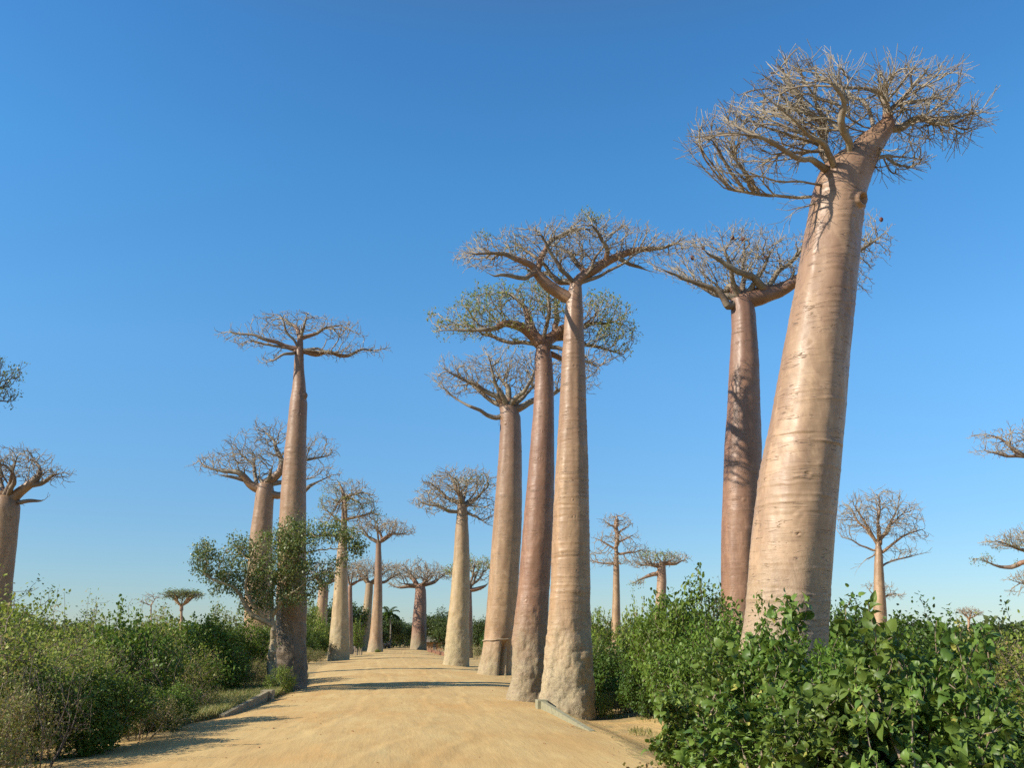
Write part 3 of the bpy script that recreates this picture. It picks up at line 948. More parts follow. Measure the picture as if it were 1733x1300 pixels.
# D
baobab('baobab_tree', 'mauve-brown baobab with green-tipped crown, touching the left side of the tallest centre one', 49.5,
       [(1182, 860, 925), (1150, 865, 925), (1080, 868, 926), (1000, 876, 930), (900, 884, 936), (800, 893, 938), (700, 902, 938), (650, 905, 937), (605, 904, 934), (585, 908, 930)],
       [(790, 545, 62, 30), (850, 520, 65, 38), (910, 510, 60, 36), (1010, 540, 55, 45), (1035, 570, 38, 28), (960, 530, 60, 40), (1020, 600, 38, 22), (870, 560, 70, 22), (990, 620, 40, 20)],
       'red', 'limb_grey',
       limbs=[[(918, 590, 0, 30), (905, 572, 0, 24), (885, 555, -.3, 18), (860, 548, -.8, 14), (820, 555, -1.2, 9), (770, 560, -1.5, 5), (740, 560, -1.6, 3)],
              [(908, 572, 0, 18), (895, 540, .3, 15), (885, 515, .6, 10), (860, 495, 1, 6)],
              [(922, 585, 0, 24), (935, 568, .4, 22), (960, 555, .6, 17), (1000, 550, .6, 11), (1040, 545, .6, 6)],
              [(930, 575, .5, 12), (960, 572, 1, 10), (1000, 585, 1, 7), (1055, 600, 1, 3)],
              [(938, 565, .3, 12), (940, 530, .5, 9), (950, 500, 1, 5)],
              [(925, 600, .4, 12), (960, 605, 1, 9), (1010, 615, 1.4, 4)]],
       auto=4, n=5532, step=0.23, kill=0.265, rtip=0.0104, ex=2.18, seed=8, twl=0.4, twup=0.2,
       green=0.5, gmat='leaf_lime', gsize=0.13, gk=5, gpred=lambda t, c: np.clip(np.abs(t[:, 0] - c[0]) * 0.05 + (t[:, 2] - c[2]) * 0.1 - .12, -1, 0.4),
       na=130, dz=0.05, zk=4.2, knob=0.10, nring=60, ringamp=0.009)
# E
baobab('baobab_tree', 'tan baobab with a rope round its cleft foot and dense bare crown', 83,
       [(1142, 810, 866), (1120, 814, 866), (1080, 820, 869), (1000, 826, 876), (900, 834, 882), (850, 837, 883), (780, 843, 883), (730, 846, 882), (705, 846, 881), (690, 846, 874)],
       [(790, 635, 58, 36), (850, 620, 70, 32), (920, 630, 65, 40), (970, 640, 45, 35), (770, 650, 40, 25), (850, 650, 70, 25)],
       'warm', 'limb_grey',
       limbs=[[(855, 700, 0, 20), (850, 680, 0, 14), (835, 668, -.3, 10), (800, 650, -1, 7), (760, 630, -1.5, 4)],
              [(850, 708, -.3, 10), (820, 700, -.8, 7), (790, 690, -1, 6), (765, 668, -1.2, 4), (750, 655, -1.3, 2)],
              [(872, 695, 0, 16), (890, 685, 0, 12), (930, 670, .5, 8), (970, 650, 1, 4)],
              [(862, 690, 0, 16), (862, 660, .5, 10), (840, 630, 1, 6)]],
       auto=5, n=4043, step=0.34, kill=0.406, rtip=0.0152, ex=2.23, seed=15, twl=0.65, twup=0.25, na=90, dz=0.08, zk=3.8, knob=0.09, nring=70, ringamp=0.015,
       lobes=[(math.radians(-65), 0.16, 0.75, 3.6), (math.radians(-40), 0.12, 0.35, 3.0)])
# F
baobab('baobab_tree', 'pale baobab standing alone by the right edge of the road, wispy rounded crown', 107,
       [(1129, 748, 795), (1110, 752, 795), (1060, 757, 794), (1000, 763, 795), (950, 767, 795), (900, 770, 793), (870, 773, 791), (855, 774, 790)],
       [(770, 820, 55, 24), (740, 850, 40, 20), (800, 820, 40, 26), (815, 860, 28, 24), (740, 835, 35, 24)],
       'pale', 'limb_pale',
       limbs=[[(782, 865, 0, 14), (778, 840, 0, 10), (770, 815, 0, 6), (755, 800, 0, 3)], [(782, 862, 0, 10), (805, 845, .5, 7), (825, 825, 1, 4)],
              [(780, 868, 0, 7), (745, 860, -1, 5), (712, 850, -1.5, 3)], [(790, 870, 0, 6), (808, 875, .5, 4), (825, 888, 1, 2)]],
       auto=5, n=2508, step=0.408, kill=0.426, rtip=0.02, ex=2.23, seed=21, twl=0.7, green=0.25, gsize=.2, gk=4, na=64, dz=0.12, zk=6, knob=0.10, nring=30)
# G
baobab('baobab_tree', 'short stout purple-brown baobab in the middle of the far end of the road', 245,
       [(1102, 693, 722), (1060, 697, 722), (1020, 701, 722), (1000, 703, 721), (992, 703, 719)],
       [(700, 962, 40, 11), (740, 972, 35, 12), (672, 990, 20, 5), (705, 975, 45, 10)], 'red', 'limb_brown',
       limbs=[[(710, 995, 0, 10), (690, 992, 0, 7), (675, 996, 0, 4), (660, 990, 0, 2)], [(708, 993, 0, 10), (700, 980, 0, 7), (690, 968, 1, 4)],
              [(715, 993, 0, 8), (735, 986, 0, 6), (750, 975, 1, 3)]],
       auto=4, n=1140, step=0.765, kill=0.755, rtip=0.0371, seed=25, twl=1.2, na=48, dz=0.2, zk=3, nring=12, flute=.07)
# H
baobab('baobab_tree', 'slender smooth baobab with forked umbrella crown at the left road edge, far off', 200,
       [(1106, 621, 648), (1080, 626, 647), (1000, 633, 647), (950, 635, 646), (928, 636, 645), (920, 636, 645)],
       [(640, 893, 42, 12), (675, 900, 28, 12), (605, 900, 22, 10), (650, 890, 38, 10)], 'warm', 'limb_grey',
       limbs=[[(641, 920, 0, 7), (650, 910, 0, 5), (665, 903, 0, 4), (690, 905, 0, 2)], [(641, 920, 0, 7), (632, 912, 0, 4), (615, 905, 0, 3)], [(648, 912, 0, 4), (645, 903, 0, 4), (635, 895, 0, 2)]],
       auto=4, n=1368, step=0.637, kill=0.652, rtip=0.0318, seed=31, twl=1.0, na=48, dz=0.2, zk=4, nring=12)
# I
baobab('baobab_tree', 'pale left-leaning baobab just behind the slender far one at the left edge', 236,
       [(1101, 605, 626), (1080, 607, 627), (1040, 613, 629), (1000, 618, 631), (988, 619, 631)],
       [(612, 962, 25, 14), (655, 965, 32, 12), (600, 975, 14, 10), (670, 975, 18, 8)], 'pale', 'limb_brown',
       limbs=[[(625, 988, 0, 9), (612, 975, 0, 6), (605, 960, 0, 3)], [(627, 988, 0, 7), (650, 985, 0, 5), (670, 975, 0, 3)]],
       auto=4, n=1026, step=0.722, kill=0.721, rtip=0.036, seed=33, twl=1.2, na=40, dz=0.25, zk=4, nring=8)
# J
baobab('baobab_tree', 'pale baobab with two-tier green-flecked crown right of the leafy tree', 135,
       [(1116, 555, 591), (1095, 557, 590), (1050, 561, 590), (1000, 565, 589), (930, 571, 588), (900, 576, 588), (870, 578, 587), (840, 579, 586)],
       [(585, 828, 38, 14), (610, 845, 28, 20), (565, 855, 24, 16), (615, 875, 28, 12), (560, 880, 22, 9), (590, 850, 35, 16)], 'pale', 'limb_pale',
       limbs=[[(582, 845, 0, 7), (578, 825, 0, 4), (570, 812, 0, 2)], [(585, 880, -.5, 6), (605, 875, -.5, 5), (630, 868, 0, 3)], [(580, 885, .5, 5), (565, 875, .5, 4), (550, 862, .5, 2)], [(584, 850, .5, 5), (600, 835, .5, 4), (620, 835, 1, 2)]],
       auto=5, n=1824, step=0.468, kill=0.495, rtip=0.0233, seed=37, twl=0.8, green=0.45, gmat='leaf_lime', gsize=0.22, gk=5, na=60, dz=0.14, zk=4.5, knob=.1, nring=20)
# K
baobab('baobab_tree', 'tall bottle-shaped baobab with flat bare crown behind the leafy tree at the left road edge', 60,
       [(1166, 462, 521), (1140, 466, 518), (1080, 468, 518), (1000, 470, 518), (900, 472, 518), (830, 476, 518), (760, 482, 518), (710, 488, 519), (680, 491, 520), (660, 495, 518), (630, 497, 515), (610, 498, 514), (592, 500, 514)],
       [(430, 568, 62, 16), (500, 545, 65, 18), (570, 560, 50, 18), (610, 592, 45, 12), (420, 582, 40, 10), (500, 560, 100, 16), (460, 608, 20, 8), (570, 600, 40, 10)], 'worn', 'limb_pale',
       limbs=[[(507, 598, 0, 11), (540, 600, .3, 9), (580, 600, .6, 7), (625, 592, .8, 4), (655, 590, .8, 2)], [(506, 592, 0, 12), (480, 585, -.3, 8), (440, 570, -.8, 6), (390, 562, -1, 3)],
              [(509, 585, 0, 13), (509, 568, 0, 10), (495, 548, .4, 6), (460, 530, .8, 3)], [(509, 572, 0, 9), (535, 562, .5, 6), (575, 550, .8, 3)], [(500, 600, -.3, 7), (478, 598, -.8, 5), (465, 610, -.8, 3), (445, 615, -.8, 2)],
              [(509, 575, 0, 7), (515, 550, -.5, 5), (520, 530, -.8, 3)]],
       auto=5, n=3830, step=0.272, kill=0.328, rtip=0.0123, ex=2.18, seed=41, twl=0.45, twup=0.2, na=110, dz=0.06, zk=5.0, knob=0.13, nring=80, ringamp=0.011,
       holes=[(math.radians(-15), 19.55, 0.25, -0.12)])
# L
baobab('baobab_tree', 'baobab with spreading many-limbed crown, behind and left of the bottle-shaped one', 86,
       [(1000, 416, 462), (950, 420, 460), (900, 424, 460), (860, 430, 462), (835, 433, 464), (820, 436, 462)],
       [(370, 785, 48, 20), (420, 765, 50, 24), (465, 740, 45, 24), (530, 760, 42, 24), (540, 800, 35, 20), (440, 785, 60, 22)], 'warm', 'limb_grey',
       limbs=[[(445, 830, 0, 18), (425, 815, -.3, 14), (400, 806, -.8, 11), (370, 795, -1, 7), (340, 785, -1, 4)], [(455, 825, 0, 18), (472, 800, 0, 14), (477, 775, 0, 9), (465, 745, .5, 5), (440, 725, 1, 2)],
              [(458, 838, 0, 14), (500, 840, .5, 11), (530, 820, .8, 8), (560, 805, 1, 4)], [(435, 818, .5, 8), (430, 790, 1, 6), (410, 770, 1.5, 3)], [(476, 790, 0, 8), (520, 780, .5, 6), (560, 770, 1, 3)],
              [(425, 812, -.5, 8), (395, 808, -1, 6), (365, 802, -1.5, 4)]],
       auto=3, n=3404, step=0.357, kill=0.429, rtip=0.0152, seed=45, twl=0.65, twup=0.17, na=72, dz=0.1, zk=2, nring=40)
# M
baobab('baobab_tree', 'baobab cut by the left picture edge, thick forked limbs and bare dome crown', 62,
       [(1040, -22, 17), (980, -20, 20), (920, -16, 26), (880, -12, 30), (855, -12, 32), (842, -8, 26)],
       [(20, 782, 70, 22), (80, 805, 35, 18), (-60, 790, 60, 28), (40, 800, 60, 18), (-10, 775, 60, 18)], 'worn', 'limb_brown',
       limbs=[[(15, 850, 0, 22), (35, 830, 0, 18), (60, 815, 0, 14), (70, 795, 0, 9), (55, 775, .5, 5)], [(45, 825, 0, 11), (75, 818, 0, 8), (90, 803, 0, 6), (110, 800, 0, 3)],
              [(28, 852, 0, 9), (50, 848, 0, 7), (75, 848, 0, 5), (80, 842, 0, 3)], [(-5, 850, 0, 18), (-15, 825, 0, 12), (-50, 800, 0, 6)], [(10, 845, 0, 10), (25, 815, -1, 8), (20, 790, -1.5, 4)]],
       auto=3, n=3192, step=0.272, kill=0.328, rtip=0.0132, seed=49, twl=0.45, twup=0.17, na=72, dz=0.08, zk=2, nring=50)
# N: only the leafy crown edge enters the frame
baobab('baobab_tree', 'baobab outside the left picture edge, only a leafy tip of its crown visible', 48,
       [(1150, -200, -130), (1000, -196, -135), (850, -190, -140), (720, -185, -145), (700, -183, -147)],
       [(-170, 620, 110, 40), (-60, 635, 70, 34), (0, 635, 32, 22), (5, 670, 26, 18), (-60, 660, 60, 28)], 'red', 'limb_dark',
       limbs=[[(-160, 700, 0, 20), (-100, 680, 0, 14), (-40, 660, 0, 8), (15, 655, 0, 4)], [(-60, 668, 0, 7), (-10, 680, 0, 5), (20, 680, 0, 3)]],
       auto=5, n=2766, step=0.272, kill=0.328, rtip=0.0123, seed=53, twl=0.4, green=0.95, gmat='leaf_olive', gsize=0.13, gk=6, na=48, dz=0.15, zk=2, nring=10)
# O, P, Q : smaller ones down the avenue
baobab('baobab_tree', 'small pinkish baobab trunk between the leafy tree and the two-tier crowned one', 170,
       [(1085, 533, 553), (1060, 534, 553), (1030, 536, 554), (1000, 539, 556), (990, 540, 555)],
       [(545, 968, 28, 14), (520, 975, 16, 10), (568, 972, 14, 12)], 'tan', 'limb_brown',
       limbs=[[(550, 995, 0, 7), (562, 985, 0, 6), (575, 975, 0, 3)], [(546, 990, 0, 6), (535, 978, 0, 4), (525, 968, 0, 2)]],
       auto=3, n=798, step=0.595, kill=0.583, rtip=0.0286, seed=57, twl=0.9, na=40, dz=0.2, zk=4, nring=10, green=.2, gsize=.3, gk=4)
baobab('baobab_tree', 'dark narrow baobab hidden behind the right flank of the two-tier crowned one', 185,
       [(1105, 583, 598), (1050, 586, 597), (1010, 588, 596), (992, 589, 596)],
       [(605, 968, 25, 12), (580, 975, 14, 8), (618, 975, 14, 8)], 'red', 'limb_brown',
       limbs=[[(593, 995, 0, 5), (602, 985, 0, 4), (618, 980, 0, 2)]],
       auto=4, n=798, step=0.595, kill=0.583, rtip=0.0286, seed=58, twl=0.9, na=40, dz=0.2, zk=4, nring=10)
baobab('baobab_tree', 'green-topped baobab hidden behind the pale lone one, right road edge', 150,
       [(1118, 783, 800), (1060, 784, 800), (1020, 785, 799), (1000, 786, 798)],
       [(810, 958, 25, 10), (812, 975, 18, 10), (775, 968, 20, 12), (800, 968, 25, 10)], 'red', 'limb_brown',
       limbs=[[(793, 1003, 0, 8), (808, 998, 0, 7), (822, 992, 0, 5), (830, 985, 0, 2)], [(796, 990, 0, 5), (812, 982, 0, 4), (818, 968, 0, 2)]],
       auto=4, n=1026, step=0.51, kill=0.515, rtip=0.0254, seed=59, twl=0.8, na=40, dz=0.2, zk=3, nring=8, green=.5, gmat='leaf_lime', gsize=.26, gk=5,
       gpred=lambda t, c: np.clip((t[:, 2] - c[2]) * 0.3, -1, 0.5))
# R: the slim tiered one
baobab('baobab_tree', 'slim pointed baobab with thin tiered bare branches, right of centre', 130,
       [(1090, 1035, 1051), (1050, 1035, 1050), (1000, 1037, 1049), (960, 1038, 1048), (930, 1040, 1046), (900, 1041, 1046), (875, 1042, 1045)],
       [(1045, 885, 26, 14), (1040, 912, 38, 10), (1020, 935, 18, 8), (1035, 950, 42, 7), (1075, 930, 20, 12), (1020, 955, 18, 4)], 'warm', 'limb_brown',
       limbs=[[(1043, 895, 0, 4), (1030, 888, 0, 3), (1022, 880, 0, 2)], [(1044, 905, 0, 4), (1058, 895, 0, 3), (1070, 886, 0, 2)], [(1043, 930, 0, 4), (1025, 920, 0, 3), (1005, 910, 0, 2)],
              [(1044, 938, 0, 4), (1060, 938, 0, 3), (1085, 932, 0, 2)], [(1042, 955, 0, 4), (1022, 955, 0, 3), (1004, 950, 0, 2)], [(1044, 918, 0, 4), (1060, 912, 0, 3), (1078, 902, 0, 2)]],
       auto=0, up=.08, jit=.1, n=765, step=0.425, kill=0.412, rtip=0.0212, seed=61, twl=0.8, na=40, dz=0.15, zk=5, nring=20, leader=True)
baobab('baobab_tree', 'short baobab with flat umbrella crown and a bent left arm, beyond the right bushes', 150,
       [(1060, 1107, 1128), (1010, 1110, 1127), (985, 1112, 1128), (965, 1112, 1127), (955, 1114, 1126)],
       [(1110, 945, 38, 12), (1145, 945, 24, 8), (1090, 955, 24, 7), (1080, 986, 14, 5)], 'grey', 'limb_brown',
       limbs=[[(1115, 972, 0, 8), (1100, 973, 0, 7), (1090, 978, 0, 5), (1078, 985, 0, 3), (1068, 988, 0, 2)], [(1118, 958, 0, 9), (1100, 955, 0, 6), (1085, 958, 0, 3)], [(1122, 958, 0, 8), (1140, 955, 0, 6), (1158, 948, 0, 3)]],
       auto=4, n=1254, step=0.468, kill=0.48, rtip=0.0254, seed=63, twl=0.7, na=40, dz=0.15, zk=2, nring=12, green=.3, gsize=.25, gk=4)
baobab('baobab_tree', 'candelabra-shaped bare baobab standing alone between the huge trunk and right edge', 110,
       [(1100, 1476, 1502), (1035, 1478, 1500), (980, 1479, 1496), (950, 1480, 1494), (935, 1481, 1493), (918, 1482, 1490)],
       [(1455, 870, 36, 28), (1490, 850, 38, 22), (1525, 875, 32, 26), (1545, 905, 25, 12), (1440, 895, 24, 16), (1530, 935, 25, 8), (1490, 890, 40, 25)], 'warm', 'limb_brown',
       limbs=[[(1487, 930, 0, 10), (1488, 900, 0, 6), (1489, 870, 0, 4), (1487, 840, 0, 2)], [(1486, 925, 0, 7), (1475, 905, 0, 5), (1462, 880, 0, 4), (1445, 855, 0, 2)], [(1490, 938, 0, 6), (1510, 920, 0, 4), (1535, 905, 0, 3), (1565, 895, 0, 2)],
              [(1491, 962, 0, 4), (1515, 948, 0, 3), (1540, 942, 0, 3), (1565, 936, 0, 2)], [(1482, 935, 0, 4), (1460, 922, 0, 3), (1425, 910, 0, 2)], [(1488, 915, 0, 5), (1505, 890, 0, 4), (1530, 868, 0, 2)], [(1482, 940, 0, 3), (1466, 946, 0, 2), (1455, 958, 0, 1.5)]],
       auto=3, up=.12, jit=.1, n=861, step=0.383, kill=0.398, rtip=0.0192, seed=67, twl=1.1, twspread=.5, na=56, dz=0.12, zk=2, nring=20)
baobab('baobab_tree', 'distant small baobab whose low crown shows behind the candelabra-shaped one', 240,
       [(1075, 1478, 1490), (1030, 1480, 1489), (1012, 1481, 1488)],
       [(1470, 992, 10, 5), (1510, 1008, 20, 6), (1490, 995, 20, 6)], 'tan', 'limb_brown',
       limbs=[[(1487, 1014, 0, 4), (1500, 1010, 0, 3), (1515, 1005, 0, 2)]],
       auto=3, n=501, step=0.68, kill=0.652, rtip=0.0349, seed=69, twl=0.9, na=24, dz=0.3, zk=2, nring=3)
baobab('baobab_tree', 'baobab cut by the right picture edge, its upper grey crown reaching in', 80,
       [(1120, 1795, 1840), (950, 1800, 1838), (850, 1805, 1836), (815, 1806, 1834)],
       [(1700, 740, 55, 16), (1790, 730, 80, 30), (1690, 765, 45, 10), (1860, 760, 60, 25), (1740, 750, 60, 20)], 'tan', 'limb_brown',
       limbs=[[(1815, 818, 0, 20), (1770, 790, 0, 13), (1733, 770, 0, 9), (1700, 745, 0, 5), (1670, 735, 0, 3)], [(1735, 772, 0, 7), (1700, 772, 0, 5), (1665, 762, 0, 3)]],
       auto=4, n=2766, step=0.357, kill=0.406, rtip=0.0152, seed=71, twl=0.5, na=48, dz=0.15, zk=2, nring=10)
baobab('baobab_tree', 'lower baobab at the right picture edge with olive canopy and long snaking arm', 105,
       [(1110, 1780, 1812), (1000, 1784, 1810), (965, 1785, 1808), (955, 1787, 1806)],
       [(1710, 917, 44, 14), (1780, 905, 55, 20), (1665, 948, 16, 7), (1830, 920, 40, 16)], 'red', 'limb_brown',
       limbs=[[(1795, 962, 0, 12), (1750, 955, 0, 9), (1715, 955, 0, 8), (1690, 962, 0, 6), (1668, 950, 0, 4), (1652, 945, 0, 2)], [(1795, 957, 0, 10), (1750, 940, 0, 8), (1722, 928, 0, 6), (1695, 918, 0, 3)]],
       auto=4, n=2052, step=0.408, kill=0.412, rtip=0.02, seed=73, twl=0.6, na=40, dz=0.15, zk=2, nring=8, green=.5, gmat='leaf_olive', gsize=.2, gk=4)
baobab('baobab_tree', 'farther baobab at the right picture edge, lowest pair of wispy branch tips', 150,
       [(1100, 1755, 1775), (1030, 1757, 1773), (1005, 1759, 1771)],
       [(1720, 980, 20, 6), (1760, 975, 40, 10), (1728, 1003, 14, 5), (1790, 985, 30, 10)], 'tan', 'limb_brown',
       limbs=[[(1765, 1008, 0, 6), (1740, 990, 0, 4), (1715, 984, 0, 2)]],
       auto=4, n=798, step=0.552, kill=0.549, rtip=0.0265, seed=75, twl=0.7, na=32, dz=0.25, zk=2, nring=4)
baobab('baobab_tree', 'tiny distant flat-topped baobab low on the horizon at the right', 300,
       [(1085, 1637, 1642), (1060, 1637.5, 1641.5), (1048, 1638, 1641)],
       [(1640, 1036, 20, 6), (1628, 1034, 9, 3), (1652, 1040, 10, 3)], 'tan', 'limb_grey',
       limbs=[[(1639, 1048, 0, 2), (1632, 1040, 0, 1.5), (1626, 1036, 0, 1)], [(1639, 1050, 0, 2), (1648, 1044, 0, 1.5)]],
       auto=4, n=684, step=0.595, kill=0.549, rtip=0.0371, seed=77, twl=0.7, na=20, dz=0.3, zk=2, nring=2)
baobab('acacia_tree', 'small distant flat-topped green tree on the left horizon above the scrub', 160,
       [(1075, 304, 310), (1040, 305, 309), (1026, 305, 309)],
       [(308, 1006, 34, 5), (295, 1010, 20, 4), (322, 1009, 22, 4)], 'grey', 'limb_dark',
       limbs=[[(307, 1027, 0, 4), (298, 1016, 0, 3), (288, 1009, 0, 2)], [(307, 1027, 0, 4), (318, 1016, 0, 3), (328, 1009, 0, 2)]],
       auto=5, n=1026, step=0.34, kill=0.343, rtip=0.0212, seed=79, twl=0.35, na=20, dz=0.2, zk=2, nring=2, green=1.2, gmat='leaf_olive', gsize=.26, gk=4)
baobab('dead_tree', 'thin leafless grey tree in the scrub on the left horizon', 90,
       [(1080, 254, 257), (1040, 254.5, 256.5), (1025, 255, 256.3)],
       [(255, 1012, 17, 8), (248, 1020, 12, 6)], 'grey', 'limb_grey', limbs=[], auto=5, n=340, step=0.297, kill=0.312, rtip=0.0123, seed=81, twl=0.4, na=16, dz=0.2, zk=1, nring=2, autow=.04)

# rope round the cleft trunk's foot
def rope(px, py, Y, r, thick=0.045):
    a_ = np.linspace(0, 2 * np.pi, 61)
    c0 = P(px, py, Y)
    pts = np.stack([c0[0] + r * np.cos(a_), Y + r * np.sin(a_), c0[2] + 0.10 * np.cos(a_) + 0.02 * np.sin(7 * a_)], 1)
    par = np.arange(-1, 60)
    V_, Q_ = tubes(pts - c0, par, np.full(61, thick), 8, 8, 0)
    o_ = mesh('rope', V_, Q_, M['wood'])
    o_.location = tuple(c0)
    tag(o_, 'rope tied round the cleft foot of the tan baobab', 'rope')
rope(843.5, 1083, 83, 1.40)

# ------------------------------------------------------------------ leafy tree in front of the bottle baobab
def leafy_tree():
    Y = 57.0
    rng = np.random.default_rng(91)
    base = np.array([P(467, 1150, Y)[0], Y, 0.0])
    root = empty('leafy_tree', base, 'crooked yellow-barked tree with grey-green leaves against the bottle-shaped baobab', 'tree')
    pads = [(375, 960, 50, 30), (425, 935, 48, 32), (345, 940, 24, 20), (470, 950, 50, 50), (510, 915, 45, 32), (555, 905, 38, 24), (590, 915, 30, 20), (530, 965, 45, 34), (480, 1005, 45, 24), (400, 985, 55, 24), (500, 900, 30, 20), (440, 1015, 40, 20), (515, 995, 28, 20), (600, 930, 22, 14), (470, 915, 30, 24)]
    A_, info = pads_points(pads, Y, 4200, rng, 0.7)
    pos, par, rm = [P(462, 1170, Y), P(464, 1150, Y)], [-1, 0], [.5, .42]
    def line(L, at=None):
        pts = [P(px, py, Y + dy) for (px, py, dy, w) in L]; ws = [w / 2 * Y / 1560 for (_, _, _, w) in L]
        at = int(np.linalg.norm(np.array(pos) - pts[0], axis=1).argmin()) if at is None else at
        p_, w_ = densify([pos[at]] + pts[1:], ws, .25, rng, 0.02)
        pr = at
        for q_, ww in zip(p_[1:], w_[1:]):
            pos.append(q_); par.append(pr); rm.append(ww); pr = len(pos) - 1
    line([(464, 1150, 0, 22), (459, 1120, 0, 16), (462, 1090, 0, 12), (463, 1060, 0, 12), (460, 1045, 0, 12)], 1)
    line([(463, 1062, 0, 10), (440, 1045, -.3, 9), (418, 1028, -.5, 8), (405, 1010, -.8, 6), (380, 990, -1, 4), (345, 970, -1, 3)])
    line([(460, 1045, 0, 10), (472, 1022, -.3, 7), (486, 1010, -.5, 5), (500, 1000, -.6, 3)])
    line([(460, 1045, 0, 8), (458, 1010, .2, 7), (470, 970, .4, 5), (500, 920, .5, 3)])
    line([(450, 1052, 0, 7), (425, 1020, -.6, 5), (415, 980, -.9, 4), (425, 940, -1, 3)])
    line([(464, 1100, 0, 5), (468, 1125, -.4, 4), (466, 1155, -.5, 3)])
    pos, par = colonize(pos, par, A_, 0.25, 0.36, 2.5, rng)
    pos, par = add_twigs(pos, par, rng, 2, 0.3, 0.2)
    rad = radii(pos, par, 0.012, 2.4, rm)
    V_, Q_ = tubes(pos - base, par, rad)
    mesh('trunk', V_, Q_, M['limb_yellow'], root)
    hc = np.zeros(len(pos), bool); hc[par[par >= 0]] = True
    pts = pos[rad < 0.03]
    cn = vn(pts[:, 0] * .9, pts[:, 1] * .9, pts[:, 2] * .9, 4)
    pts = pts[cn > -0.45]
    V_, Q_ = leaf_cloud(pts - base, 11, 0.22, 0.165, rng, LEAF_S, droop=-.2)
    mesh('foliage', V_, Q_, M['leaf_olive'], root)
leafy_tree()

